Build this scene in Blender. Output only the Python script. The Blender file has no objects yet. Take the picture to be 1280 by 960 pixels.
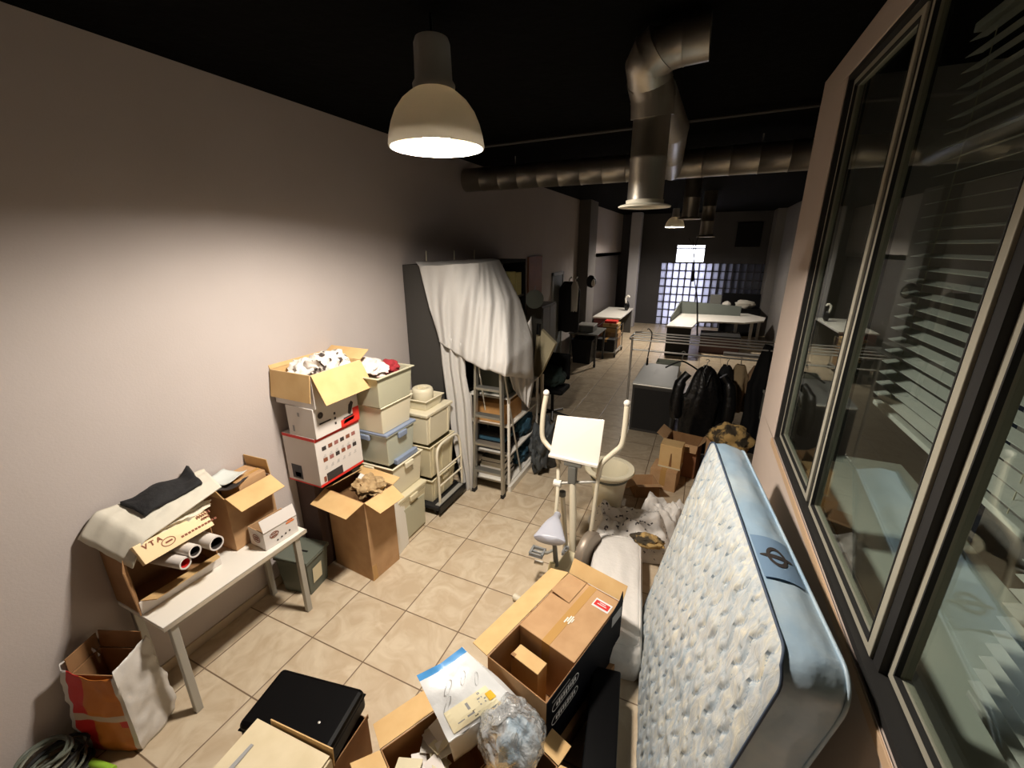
EXPO = 0.0
import bpy, bmesh, math, random
from mathutils import Vector, Matrix, noise
R_ = math.radians
random.seed(7)
scene = bpy.context.scene
COL = scene.collection

# ------------------------------------------------------------------ camera
H = 2.6
FPX = 532.0
PITCH, YAW, ROLL = R_(18.0), R_(24.2), R_(-0.1)
def _axes():
    cp, sp, cy, sy = math.cos(PITCH), math.sin(PITCH), math.cos(YAW), math.sin(YAW)
    fw = Vector((-sy*cp, cy*cp, -sp)); r = Vector((cy, sy, 0)); u = r.cross(fw)
    c, s = math.cos(ROLL), math.sin(ROLL)
    return (c*r + s*u, -s*r + c*u, fw)
RT, UP, FW = _axes()
EYE = Vector((0, 0, H))
def ray(u, v): return RT*((u-640)/FPX) - UP*((v-480)/FPX) + FW
def PZ(u, v, z=0.0): d = ray(u, v); return EYE + d*((z-H)/d.z)
def PX(u, v, x): d = ray(u, v); return EYE + d*(x/d.x)
def PY(u, v, y): d = ray(u, v); return EYE + d*(y/d.y)
cam_d = bpy.data.cameras.new('camera'); cam = bpy.data.objects.new('camera', cam_d); COL.objects.link(cam)
cam_d.sensor_fit = 'HORIZONTAL'; cam_d.sensor_width = 36.0; cam_d.lens = FPX/1280*36
cam_d.clip_start = 0.02; cam_d.clip_end = 100
cam.matrix_world = Matrix(((RT.x, UP.x, -FW.x, 0), (RT.y, UP.y, -FW.y, 0), (RT.z, UP.z, -FW.z, H), (0, 0, 0, 1)))
scene.camera = cam

# ------------------------------------------------------------------ materials
def S(r, g, b):
    f = lambda c: (c/255/12.92) if c/255 <= .04045 else ((c/255+.055)/1.055)**2.4
    return (f(r), f(g), f(b), 1.0)
MATS = {}
def mat(name, col, rough=.6, metal=0., bump=None, var=None, coat=0., spec=.5, emit=None, trans=0., alpha=1., sheen=0.):
    """bump=(scale,strength)  var=(scale,colour2,lo,hi) mottles towards a second colour"""
    if name in MATS: return MATS[name]
    m = bpy.data.materials.new(name); m.use_nodes = True
    nt = m.node_tree; b = nt.nodes['Principled BSDF']
    b.inputs['Base Color'].default_value = col; b.inputs['Roughness'].default_value = rough
    b.inputs['Metallic'].default_value = metal; b.inputs['Coat Weight'].default_value = coat
    b.inputs['Specular IOR Level'].default_value = spec
    b.inputs['Transmission Weight'].default_value = trans; b.inputs['Alpha'].default_value = alpha
    b.inputs['Sheen Weight'].default_value = sheen
    tc = None
    if bump or var:
        tc = nt.nodes.new('ShaderNodeTexCoord')
    if bump:
        n = nt.nodes.new('ShaderNodeTexNoise'); n.inputs['Scale'].default_value = bump[0]; n.inputs['Detail'].default_value = 4
        nt.links.new(tc.outputs['Object'], n.inputs['Vector'])
        bp = nt.nodes.new('ShaderNodeBump'); bp.inputs['Strength'].default_value = bump[1]; bp.inputs['Distance'].default_value = .02
        nt.links.new(n.outputs['Fac'], bp.inputs['Height']); nt.links.new(bp.outputs['Normal'], b.inputs['Normal'])
    if var:
        n = nt.nodes.new('ShaderNodeTexNoise'); n.inputs['Scale'].default_value = var[0]; n.inputs['Detail'].default_value = 5
        nt.links.new(tc.outputs['Object'], n.inputs['Vector'])
        r = nt.nodes.new('ShaderNodeValToRGB'); r.color_ramp.elements[0].position = var[2] if len(var) > 2 else .4
        r.color_ramp.elements[1].position = var[3] if len(var) > 3 else .7
        r.color_ramp.elements[0].color = col; r.color_ramp.elements[1].color = var[1]
        nt.links.new(n.outputs['Fac'], r.inputs['Fac']); nt.links.new(r.outputs['Color'], b.inputs['Base Color'])
    if emit:
        b.inputs['Emission Color'].default_value = emit[0]; b.inputs['Emission Strength'].default_value = emit[1]
    MATS[name] = m
    return m

M = dict(
    card=mat('cardboard', S(182, 146, 106), .85, var=(9, S(170, 133, 94))),
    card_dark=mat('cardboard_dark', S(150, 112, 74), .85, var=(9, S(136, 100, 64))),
    card_light=mat('cardboard_light', S(205, 172, 120), .85, var=(7, S(196, 160, 108))),
    card_beige=mat('cardboard_beige', S(214, 200, 168), .8, var=(6, S(202, 187, 152))),
    card_white=mat('cardboard_white', S(214, 208, 202), .6),
    card_black=mat('cardboard_black', S(9, 10, 16), .6, spec=.1),
    tape=mat('packing_tape', S(180, 140, 84), .25, coat=.3),
    white=mat('white_plastic', S(222, 218, 208), .45),
    cream=mat('cream_plastic', S(216, 208, 182), .45),
    cream2=mat('cream_plastic_aged', S(206, 197, 166), .5),
    palegreen=mat('grey_green_plastic', S(178, 176, 152), .5),
    translucent=mat('clear_plastic_tub', S(178, 182, 166), .3, coat=.3),
    bluelid=mat('blue_grey_lid', S(126, 138, 160), .45),
    steel=mat('painted_steel', S(168, 166, 158), .45, .3),
    chrome=mat('chrome_tube', S(206, 204, 198), .32, .75),
    alu=mat('brushed_aluminium', S(176, 174, 166), .42, .85, bump=(60, .05)),
    galv=mat('galvanised_duct', S(172, 168, 158), .38, .85, bump=(14, .10), var=(3, S(150, 146, 138))),
    black=mat('black_plastic', S(11, 11, 12), .4, spec=.35),
    blackm=mat('black_matte', S(15, 15, 16), .8, spec=.2),
    rubber=mat('black_rubber', S(26, 25, 24), .75),
    darkgrey=mat('dark_grey_panel', S(62, 60, 57), .6),
    midgrey=mat('mid_grey_panel', S(104, 104, 98), .6),
    laminate=mat('white_laminate', S(226, 222, 212), .35, coat=.2),
    cloth_white=mat('white_cloth', S(218, 214, 208), .9, bump=(30, .25), sheen=.2),
    cloth_cream=mat('cream_cloth', S(210, 205, 190), .9, bump=(9, .15)),
    cloth_black=mat('black_cloth', S(22, 22, 24), .85, bump=(40, .3)),
    cloth_beige=mat('beige_cloth', S(168, 146, 112), .9, bump=(30, .3)),
    leather=mat('black_leather', S(15, 15, 16), .33, bump=(22, .5)),
    casem=mat('black_case_shell', S(5, 5, 6), .4, spec=.08),
    dust=mat('dust_sheet_cloth', S(192, 190, 186), .9, bump=(20, .2)),
    paper=mat('white_paper', S(228, 226, 220), .8),
    paper_tan=mat('crumpled_kraft_paper', S(176, 150, 110), .85, var=(20, S(120, 95, 60))),
    ink=mat('dark_ink', S(52, 46, 44), .7),
    ink_brown=mat('brown_ink', S(128, 72, 48), .7),
    ink_red=mat('red_ink', S(196, 38, 36), .6),
    ink_grey=mat('grey_ink', S(150, 150, 150), .7),
    ink_white=mat('white_ink', S(214, 214, 214), .6),
    ink_orange=mat('orange_ink', S(222, 120, 50), .7),
    ink_yellow=mat('yellow_ink', S(232, 184, 50), .7),
    red=mat('red_print', S(214, 46, 36), .5),
    wood=mat('plywood', S(186, 142, 88), .7, var=(6, S(164, 120, 70))),
    brownwood=mat('brown_wood_panel', S(150, 100, 66), .6, var=(5, S(132, 86, 56))),
    teal=mat('blue_cloth', S(46, 84, 104), .9, bump=(30, .4)),
    greytub=mat('grey_green_tub', S(92, 98, 88), .45),
    saddle=mat('grey_saddle_vinyl', S(168, 170, 180), .4),
    offwhite_metal=mat('cream_painted_tube', S(214, 206, 184), .4),
    pedal=mat('grey_rubber_pedal', S(128, 130, 130), .6),
    bulb=mat('lamp_bulb_glow', S(255, 240, 220), .5, emit=(S(255, 226, 186), 60)),
    shade_white=mat('lamp_enamel', S(198, 196, 190), .4),
    label_blue=mat('mattress_label_blue', S(122, 150, 178), .4, coat=.3),
    piping=mat('piping_dark', S(62, 76, 96), .7),
    duct_flange=mat('duct_flange_white', S(214, 208, 190), .5),
    yellow=mat('yellow_box_paper', S(196, 186, 120), .8),
    lime=mat('lime_plastic', S(150, 196, 60), .5),
)

# ------------------------------------------------------------------ mesh builder
class MB:
    def __init__(self): self.v = []; self.f = []; self.mi = []
    def add(self, vs, fs, mi=0, mtx=None):
        o = len(self.v)
        self.v += [(mtx @ Vector(p)) if mtx else Vector(p) for p in vs]
        self.f += [tuple(i+o for i in q) for q in fs]; self.mi += [mi]*len(fs)
        return self
    def hexa(self, a, mi=0, mtx=None):        # 8 points: bottom ring then top ring
        return self.add(a, [(3, 2, 1, 0), (4, 5, 6, 7), (0, 1, 5, 4), (1, 2, 6, 5), (2, 3, 7, 6), (3, 0, 4, 7)], mi, mtx)
    def box(self, lo, hi, mi=0, mtx=None):
        x0, y0, z0 = lo; x1, y1, z1 = hi
        return self.hexa([(x0, y0, z0), (x1, y0, z0), (x1, y1, z0), (x0, y1, z0), (x0, y0, z1), (x1, y0, z1), (x1, y1, z1), (x0, y1, z1)], mi, mtx)
    def slab(self, p0, p1, p2, p3, t=.004, mi=0):
        p = [Vector(q) for q in (p0, p1, p2, p3)]
        n = (p[1]-p[0]).cross(p[3]-p[0])
        n = n.normalized()*t if n.length > 0 else Vector((0, 0, t))
        return self.hexa([q-n*.5 for q in p]+[q+n*.5 for q in p], mi)
    def quad(self, p0, p1, p2, p3, mi=0): return self.add([p0, p1, p2, p3], [(0, 1, 2, 3)], mi)
    def tube(self, pts, r, seg=10, closed=False, mi=0, cap=True):
        pts = [Vector(p) for p in pts]; n = len(pts); rr = r if isinstance(r, (list, tuple)) else [r]*n
        rings = []; nrm = None
        for i, p in enumerate(pts):
            a = pts[i-1] if (i > 0 or closed) else p; b = pts[(i+1) % n] if (i < n-1 or closed) else p
            t = (b-a).normalized()
            if nrm is None:
                nrm = t.orthogonal().normalized()
            else:
                nrm = (nrm - t*nrm.dot(t))
                nrm = nrm.normalized() if nrm.length > 1e-6 else t.orthogonal().normalized()
            bi = t.cross(nrm)
            rings.append([p + (nrm*math.cos(2*math.pi*k/seg) + bi*math.sin(2*math.pi*k/seg))*rr[i] for k in range(seg)])
        vs = [q for rg in rings for q in rg]; fs = []
        m = n if closed else n-1
        for i in range(m):
            j = (i+1) % n
            for k in range(seg): fs.append((i*seg+k, i*seg+(k+1) % seg, j*seg+(k+1) % seg, j*seg+k))
        if not closed and cap:
            fs.append(tuple(range(seg))[::-1]); fs.append(tuple((n-1)*seg+k for k in range(seg)))
        return self.add(vs, fs, mi)
    def lathe(self, prof, c=(0, 0, 0), seg=32, mi=0, mtx=None, cap0=False, cap1=False, sx=1, sy=1):
        vs = []; fs = []
        for r, z in prof:
            for k in range(seg):
                a = 2*math.pi*k/seg; vs.append((c[0]+r*math.cos(a)*sx, c[1]+r*math.sin(a)*sy, c[2]+z))
        for i in range(len(prof)-1):
            for k in range(seg): fs.append((i*seg+k, i*seg+(k+1) % seg, (i+1)*seg+(k+1) % seg, (i+1)*seg+k))
        if cap0: fs.append(tuple(range(seg))[::-1])
        if cap1: fs.append(tuple((len(prof)-1)*seg+k for k in range(seg)))
        return self.add(vs, fs, mi, mtx)
    def grid(self, fn, nu, nv, mi=0, mifn=None, closeu=False):
        o = len(self.v)
        for j in range(nv+1):
            for i in range(nu+(0 if closeu else 1)): self.v.append(Vector(fn(i/nu, j/nv)))
        w = nu if closeu else nu+1
        for j in range(nv):
            for i in range(nu):
                i2 = (i+1) % w if closeu else i+1
                self.f.append((o+j*w+i, o+j*w+i2, o+(j+1)*w+i2, o+(j+1)*w+i))
                self.mi.append(mifn((i+.5)/nu, (j+.5)/nv) if mifn else mi)
        return self
    def blob(self, c, s, amp=.2, fr=2.0, seed=0, sub=4, flat=None, sharp=False):
        bm = bmesh.new(); bmesh.ops.create_icosphere(bm, subdivisions=sub, radius=1)
        o = len(self.v)
        off = Vector((seed*7.3, seed*3.1, seed*5.7))
        for q in bm.verts:
            d = q.co.normalized()
            n = noise.turbulence_vector(d*fr+off, 3, sharp).length-.6 if sharp else noise.fractal(d*fr+off, 1., 2., 4)
            p = d*(1+amp*n)
            p = Vector((p.x*s[0], p.y*s[1], p.z*s[2]))+Vector(c)
            if flat is not None and p.z < flat: p.z = flat
            self.v.append(p)
        for q in bm.faces: self.f.append(tuple(o+x.index for x in q.verts)); self.mi.append(0)
        bm.free(); return self
    def obj(self, name, mats, parent=None, world=True, smooth=False, bevel=0., thick=0., sub=0):
        me = bpy.data.meshes.new(name)
        inv = MTX[parent_root(parent)].inverted() if (parent is not None and world) else None
        me.from_pydata([tuple(inv @ p) if inv else tuple(p) for p in self.v], [], self.f)
        if not isinstance(mats, (list, tuple)): mats = [mats]
        for m in mats: me.materials.append(m)
        me.polygons.foreach_set('material_index', self.mi)
        bm = bmesh.new(); bm.from_mesh(me)
        bmesh.ops.remove_doubles(bm, verts=bm.verts, dist=1e-6)
        bmesh.ops.recalc_face_normals(bm, faces=bm.faces)
        bm.to_mesh(me); bm.free()
        if smooth:
            me.polygons.foreach_set('use_smooth', [True]*len(me.polygons))
            me.set_sharp_from_angle(angle=R_(50))
        o = bpy.data.objects.new(name, me); COL.objects.link(o)
        if parent is not None: o.parent = parent
        if thick:
            md = o.modifiers.new('solid', 'SOLIDIFY'); md.thickness = thick; md.offset = 0
        if bevel:
            md = o.modifiers.new('bevel', 'BEVEL'); md.width = bevel; md.segments = 2; md.limit_method = 'ANGLE'; md.angle_limit = R_(40)
        if sub:
            md = o.modifiers.new('sub', 'SUBSURF'); md.levels = sub; md.render_levels = sub
        return o
MTX = {}
def parent_root(p):
    while p is not None and p.parent is not None: p = p.parent
    return p.name
def tag(o, label, cat, group=None):
    o['label'] = label; o['category'] = cat
    if group: o['group'] = group
    return o
def thing(name, label, cat, loc=(0, 0, 0), rz=0., group=None, mtx=None):
    o = bpy.data.objects.new(name, None); COL.objects.link(o); o.empty_display_size = .05
    m = mtx if mtx is not None else Matrix.Translation(Vector(loc)) @ Matrix.Rotation(rz, 4, 'Z')
    o.matrix_world = m; MTX[o.name] = m.copy()
    return tag(o, label, cat, group)
def struct(o): o['kind'] = 'structure'; MTX[o.name] = o.matrix_world.copy(); return o
def single(mb, name, mats, label, cat, loc, group=None, **kw):      # a thing that is one mesh, origin at its base
    me_o = MB(); me_o.v = [p-Vector(loc) for p in mb.v]; me_o.f = mb.f; me_o.mi = mb.mi
    o = me_o.obj(name, mats, None, **kw); o.location = loc; MTX[o.name] = Matrix.Translation(Vector(loc))
    return tag(o, label, cat, group)

def carton(root, w, d, h, m, flaps=None, t=.006, z0=0., name='box_body', fmat=None, inner=None, cx=0., cy=0.):
    """open cardboard box in root's local frame; flaps {side:(angle from vertical, length, taper)}"""
    mb = MB(); a, b = w/2, d/2
    ring = lambda s, z: [(cx-a+s, cy-b+s, z), (cx+a-s, cy-b+s, z), (cx+a-s, cy+b-s, z), (cx-a+s, cy+b-s, z)]
    v = ring(0, z0)+ring(0, z0+h)+ring(t, z0+h)+ring(t, z0+t)
    f = [(3, 2, 1, 0)]
    for k in range(4):
        n = (k+1) % 4
        f += [(k, n, 4+n, 4+k), (4+k, 4+n, 8+n, 8+k), (8+k, 8+n, 12+n, 12+k)]
    f.append((12, 13, 14, 15))
    mb.add(v, f); mb.mi = [1 if 9 <= 0 else 0]*len(f)
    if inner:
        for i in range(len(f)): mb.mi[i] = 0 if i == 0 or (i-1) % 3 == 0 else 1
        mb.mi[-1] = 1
    body = mb.obj(name, [m, inner] if inner else m, root, world=False, bevel=.0015)
    z = z0+h
    for s, spec in (flaps or {}).items():
        ang, L = spec[0], spec[1]; tp = spec[2] if len(spec) > 2 else .0
        fm = spec[3] if len(spec) > 3 else (fmat or inner or m)
        q = {'+x': ((a, -b), (a, b), (1, 0)), '-x': ((-a, -b), (-a, b), (-1, 0)), '+y': ((-a, b), (a, b), (0, 1)), '-y': ((-a, -b), (a, -b), (0, -1))}[s]
        p0 = Vector((q[0][0]+cx, q[0][1]+cy, z)); p1 = Vector((q[1][0]+cx, q[1][1]+cy, z)); out = Vector((q[2][0], q[2][1], 0))
        p0 += out*.004; p1 += out*.004
        dr = out*math.sin(R_(ang))+Vector((0, 0, 1))*math.cos(R_(ang)); e = (p1-p0).normalized()
        MB().slab(p0, p1, p1+dr*L-e*tp, p0+dr*L+e*tp, .005).obj('flap', fm, root, world=False)
    return body
def text_obj(s, size, mtx, m, name, parent, bold=0.):
    cu = bpy.data.curves.new('txt', 'FONT'); cu.body = s; cu.size = size; cu.align_x = 'CENTER'; cu.align_y = 'CENTER'; cu.offset = bold
    o = bpy.data.objects.new('txt', cu); COL.objects.link(o)
    me = bpy.data.meshes.new_from_object(o); bpy.data.objects.remove(o)
    me.materials.clear(); me.materials.append(m)
    me.transform(MTX[parent_root(parent)].inverted() @ mtx)
    r = bpy.data.objects.new(name, me); COL.objects.link(r); r.parent = parent
    return r
def frame_mtx(o, ux, uy):                    # text frame: origin, x direction, y direction (world)
    ux = Vector(ux).normalized(); n = ux.cross(Vector(uy)).normalized(); uy = n.cross(ux)
    return Matrix(((ux.x, uy.x, n.x, o[0]), (ux.y, uy.y, n.y, o[1]), (ux.z, uy.z, n.z, o[2]), (0, 0, 0, 1)))
def decal(rects, o, ux, uy, m, name, parent, lift=.0015):     # flat print: rects (x0,y0,x1,y1) in the frame
    if len(rects) > 1:      # every separate print is a part of its own
        for r in rects: decal([r], o, ux, uy, m, name, parent, lift)
        return
    mt = frame_mtx(o, ux, uy); mb = MB()
    for r in rects:
        x0, y0, x1, y1 = r[:4]
        mb.add([(x0, y0, lift), (x1, y0, lift), (x1, y1, lift), (x0, y1, lift)], [(0, 1, 2, 3)], r[4] if len(r) > 4 else 0, mt)
    return mb.obj(name, m, parent)
def oval(o, ux, uy, rx, ry, m, name, parent, th=.004, lift=.0016, cx=0, cy=0, n=28):
    mt = frame_mtx(o, ux, uy); mb = MB(); vs = []
    for k in range(n):
        a = 2*math.pi*k/n; vs += [(cx+rx*math.cos(a), cy+ry*math.sin(a), lift), (cx+(rx-th)*math.cos(a), cy+(ry-th)*math.sin(a), lift)]
    mb.add(vs, [(2*k, 2*((k+1) % n), 2*((k+1) % n)+1, 2*k+1) for k in range(n)], 0, mt)
    return mb.obj(name, m, parent)
def lerp(a, b, t): return Vector(a)*(1-t)+Vector(b)*t
def poly(pts, t):                            # point along a polyline by parameter 0..1
    n = len(pts)-1; s = min(max(t, 0), 1)*n; i = min(int(s), n-1)
    return lerp(pts[i], pts[i+1], s-i)
def smooth_pts(pts, k=6):                    # Catmull-Rom
    P = [Vector(p) for p in pts]; P = [P[0]*2-P[1]]+P+[P[-1]*2-P[-2]]; out = []
    for i in range(1, len(P)-2):
        for j in range(k):
            t = j/k; a, b, c, d = P[i-1:i+3]
            out.append(.5*((2*b)+(c-a)*t+(2*a-5*b+4*c-d)*t*t+(3*b-a-3*c+d)*t**3))
    return out+[P[-2]]
def nz(x, y, z=0.): return noise.noise(Vector((x, y, z)))
LAMP = 158
# ------------------------------------------------------------------ the room
CEIL = 3.58; XL = -2.86; YB = 15.5; XR = 1.75; Y0 = -1.8
def wallmat(name, col, col2):
    return mat(name, col, .75, bump=(90, .06), var=(1.6, col2, .35, .75))
W_left = wallmat('wall_paint', S(188, 179, 175), S(182, 173, 168))
W_grey = wallmat('wall_paint_grey', S(120, 116, 112), S(112, 108, 104))
W_dark = wallmat('wall_paint_dark', S(70, 68, 68), S(64, 62, 62))
W_rose = wallmat('wall_paint_partition', S(206, 190, 178), S(198, 182, 170))
W_ceil = mat("ceiling_black", S(8, 8, 8), .95, bump=(12, .3), spec=.05)

def floor_mat():
    m = bpy.data.materials.new('floor_tiles'); m.use_nodes = True; nt = m.node_tree; b = nt.nodes['Principled BSDF']
    L = nt.links.new; N = nt.nodes.new
    tc = N('ShaderNodeTexCoord'); sep = N('ShaderNodeSeparateXYZ'); L(tc.outputs['Object'], sep.inputs[0])
    T = .4526
    def math_(op, a, b_=None, c=None):
        n = N('ShaderNodeMath'); n.operation = op
        for i, q in enumerate((a, b_, c)):
            if q is None: continue
            if isinstance(q, (int, float)): n.inputs[i].default_value = q
            else: L(q, n.inputs[i])
        return n.outputs[0]
    u = math_('DIVIDE', math_('ADD', sep.outputs[0], 1.756+T*20), T); v = math_('DIVIDE', math_('ADD', sep.outputs[1], -1.508+T*20), T)
    fu = math_('FRACT', u); fv = math_('FRACT', v)
    du = math_('MINIMUM', fu, math_('SUBTRACT', 1., fu)); dv = math_('MINIMUM', fv, math_('SUBTRACT', 1., fv))
    dm = math_('MINIMUM', du, dv)
    g = N('ShaderNodeMapRange'); g.inputs[1].default_value = .006; g.inputs[2].default_value = .012; L(dm, g.inputs[0])
    comb = N('ShaderNodeCombineXYZ'); L(math_('FLOOR', u), comb.inputs[0]); L(math_('FLOOR', v), comb.inputs[1])
    wn = N('ShaderNodeTexWhiteNoise'); L(comb.outputs[0], wn.inputs['Vector'])
    add = N('ShaderNodeVectorMath'); add.operation = 'MULTIPLY_ADD'; L(wn.outputs['Color'], add.inputs[0]); add.inputs[1].default_value = (9, 9, 9); L(tc.outputs['Object'], add.inputs[2])
    n1 = N('ShaderNodeTexNoise'); n1.inputs['Scale'].default_value = 5; n1.inputs['Detail'].default_value = 6; n1.inputs['Distortion'].default_value = 1.6; L(add.outputs[0], n1.inputs['Vector'])
    r = N('ShaderNodeValToRGB'); r.color_ramp.elements[0].position = .36; r.color_ramp.elements[0].color = S(204, 189, 164)
    r.color_ramp.elements[1].position = .62; r.color_ramp.elements[1].color = S(186, 167, 140); L(n1.outputs['Fac'], r.inputs[0])
    mx = N('ShaderNodeMix'); mx.data_type = 'RGBA'; L(g.outputs[0], mx.inputs['Factor']); mx.inputs['A'].default_value = S(116, 96, 76); L(r.outputs[0], mx.inputs['B'])
    L(mx.outputs['Result'], b.inputs['Base Color']); b.inputs['Roughness'].default_value = .32
    bp = N('ShaderNodeBump'); bp.inputs['Strength'].default_value = .4; bp.inputs['Distance'].default_value = .004; L(g.outputs[0], bp.inputs['Height']); L(bp.outputs['Normal'], b.inputs['Normal'])
    return m
struct(MB().box((XL-.1, Y0-.1, -.1), (2.5, YB+1.2, 0)).obj('floor', floor_mat()))
struct(MB().box((XL-.1, Y0-.1, CEIL), (2.5, YB+.1, CEIL+.1)).obj('ceiling', W_ceil))
struct(MB().box((XL-.1, Y0, 0), (XL, 11.5, CEIL)).box((XL-.1, 11.5, 2.3), (XL, YB, CEIL)).box((XL-.7, 11.4, 0), (XL-.6, YB, 2.4)).box((XL-.7, 11.4, 2.3), (XL, YB, 2.4)).obj('wall_left', W_left))
struct(MB().box((XL-.1, Y0-.1, 0), (2.5, Y0, CEIL)).obj('wall_front', W_grey))
struct(MB().box((XL-.02, 11.5, 0), (XL-.01, 14.1, 2.3)).box((XL-.02, 14.1, 0), (XL-.01, 15.2, 2.3)).obj('alcove_board', mat('dark_alcove_board', S(78, 72, 68), .6)))  # dark board across the alcove opening, its colour stands in for the dark recess
struct(MB().box((XL, -1.8, 0), (XL+.012, 8.2, .07)).obj('baseboard_left', mat('baseboard_tile', S(190, 174, 150), .4)))
# pier on the left wall and the pale column by the back wall
struct(MB().box((XL, 10.1, 0), (XL+.27, 10.8, CEIL)).obj('column_left', W_grey, bevel=.01))
struct(MB().box((-2.42, 14.5, 0), (-2.1, 14.85, CEIL)).obj('column_back', mat('column_paint', S(170, 168, 170), .6), bevel=.02))
# grey door further along the left wall
dr = struct(MB().box((XL, 8.30, 0), (XL+.03, 8.36, 2.08)).box((XL, 8.98, 0), (XL+.03, 9.04, 2.08)).box((XL, 8.30, 2.02), (XL+.03, 9.04, 2.08)).obj('door_1', mat('door_frame_paint', S(176, 178, 178), .5)))
MB().box((XL+.002, 8.36, 0), (XL+.012, 8.98, 2.02)).obj('door_leaf', mat('door_leaf_paint', S(112, 116, 116), .5), dr)
MB().tube([(XL+.012, 8.9, 1.02), (XL+.05, 8.9, 1.02), (XL+.05, 8.8, 1.02)], .008).obj('door_handle', M['chrome'], bpy.data.objects['door_leaf'])
# back wall with glass block screen and a clear light above it
bw = MB()
gx0, gx1, gz1 = -1.5, 1.66, 2.06; wx0, wx1, wz1 = -1.05, -.22, 2.62
bw.box((XL-.7, YB, 0), (gx0, YB+.15, CEIL)).box((gx1, YB, 0), (2.5, YB+.15, CEIL)).box((gx0, YB, gz1), (wx0, YB+.15, CEIL)).box((wx1, YB, gz1), (gx1, YB+.15, CEIL)).box((wx0, YB, wz1), (wx1, YB+.15, CEIL))
struct(bw.obj('wall_back', W_dark))
gl = bpy.data.materials.new('glass_block'); gl.use_nodes = True; nt = gl.node_tree; nt.nodes.remove(nt.nodes['Principled BSDF'])
o_ = nt.nodes['Material Output']; t1 = nt.nodes.new('ShaderNodeBsdfTranslucent'); t1.inputs[0].default_value = S(214, 214, 224)
t2 = nt.nodes.new('ShaderNodeBsdfGlossy'); t2.inputs['Roughness'].default_value = .2; t2.inputs[0].default_value = S(200, 204, 206)
t3 = nt.nodes.new('ShaderNodeMixShader'); t3.inputs[0].default_value = .15; nt.links.new(t1.outputs[0], t3.inputs[1]); nt.links.new(t2.outputs[0], t3.inputs[2]); nt.links.new(t3.outputs[0], o_.inputs[0])
w1 = MB(); nbx, nbz = 16, 8; bxw = (gx1-gx0)/nbx; bzh = gz1/nbz
for i in range(nbx+1): w1.box((gx0+i*bxw-.018, YB+.02, 0), (gx0+i*bxw+.018, YB+.1, gz1))
for k in range(nbz+1): w1.box((gx0, YB+.025, k*bzh-.016), (gx1, YB+.095, k*bzh+.016))
win = struct(w1.obj('window_4', mat('block_mortar', S(60, 58, 66), .8)))
w2 = MB()
for i in range(nbx):
    for k in range(nbz): w2.box((gx0+i*bxw+.018, YB+.05, k*bzh+.016), (gx0+(i+1)*bxw-.018, YB+.06, (k+1)*bzh-.016))
w2.obj('glass_pane', gl, win)
sky = mat('daylight_sky', (0, 0, 0, 1), 1, emit=((.86, .88, 1., 1), 6.5))
w3 = struct(MB().box((wx0, YB+.03, gz1), (wx1, YB+.08, gz1+.03)).box((wx0, YB+.03, wz1-.14), (wx1, YB+.08, wz1-.10)).box((wx0, YB+.03, wz1-.02), (wx1, YB+.08, wz1)).obj('window_5', M['darkgrey']))
MB().box((wx0, YB+.05, gz1+.02), (wx1, YB+.055, wz1-.01)).obj('glass_pane', mat('window_glass', (1, 1, 1, 1), .05, trans=1.), w3)
# daylight behind the screen: the bright street door outside
struct(MB().box((-1.25, YB+.45, 0), (-.12, YB+.5, 3.0)).obj('exterior_daylight', sky))
struct(MB().box((XR, 3.75, 0), (XR+.1, YB, CEIL)).box((XR-.22, 14.6, 0), (XR, YB, CEIL)).obj('wall_right_far', W_grey))
# dark high panel on the back wall
struct(MB().box((.62, YB-.06, 2.55), (1.3, YB, 3.25)).obj('trim_1', M['blackm'], bevel=.01))

# ------------------------------------------------------------------ glazed partition on the right (slightly skewed to the room)
PT = Matrix.Translation((.53, 3.1, 0)) @ Matrix.Rotation(R_(1.18), 4, 'Z')
def pt(mb): mb.v = [PT @ p for p in mb.v]; return mb
SILL, HEAD, YE = 1.365, 3.44, -3.3
struct(pt(MB().box((0, -4.95, 0), (.12, .58, SILL)).box((0, -4.95, HEAD), (.12, .58, CEIL)).box((0, 0, SILL), (.12, .58, HEAD)).box((0, -4.95, SILL), (.12, YE, HEAD))).obj('wall_right', W_rose, bevel=.006))
struct(MB().box((.66, 3.66, 0), (XR+.1, 3.76, CEIL)).obj('wall_office_back', W_left))
struct(MB().box((1.95, Y0, 0), (2.05, 3.66, CEIL)).obj('wall_office_right', W_left))
def ringf(mb, y0, y1, z0, z1, w, x0, x1):
    o = [(y0, z0), (y1, z0), (y1, z1), (y0, z1)]; i = [(y0+w, z0+w), (y1-w, z0+w), (y1-w, z1-w), (y0+w, z1-w)]
    vs = [(x0, a, b) for a, b in o]+[(x0, a, b) for a, b in i]+[(x1, a, b) for a, b in o]+[(x1, a, b) for a, b in i]; fs = []
    for k in range(4):
        n = (k+1) % 4
        fs += [(k, n, 4+n, 4+k), (8+k, 8+n, 12+n, 12+k), (k, n, 8+n, 8+k), (4+k, 4+n, 12+n, 12+k)]
    return mb.add(vs, fs)
gm = bpy.data.materials.new('office_glass'); gm.use_nodes = True; nt = gm.node_tree; nt.nodes.remove(nt.nodes['Principled BSDF'])
a1 = nt.nodes.new('ShaderNodeBsdfTransparent'); a1.inputs[0].default_value = (.88, .92, .90, 1)
a2 = nt.nodes.new('ShaderNodeBsdfGlossy'); a2.inputs['Roughness'].default_value = .012; a2.inputs[0].default_value = (.93, .97, .94, 1)
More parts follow.
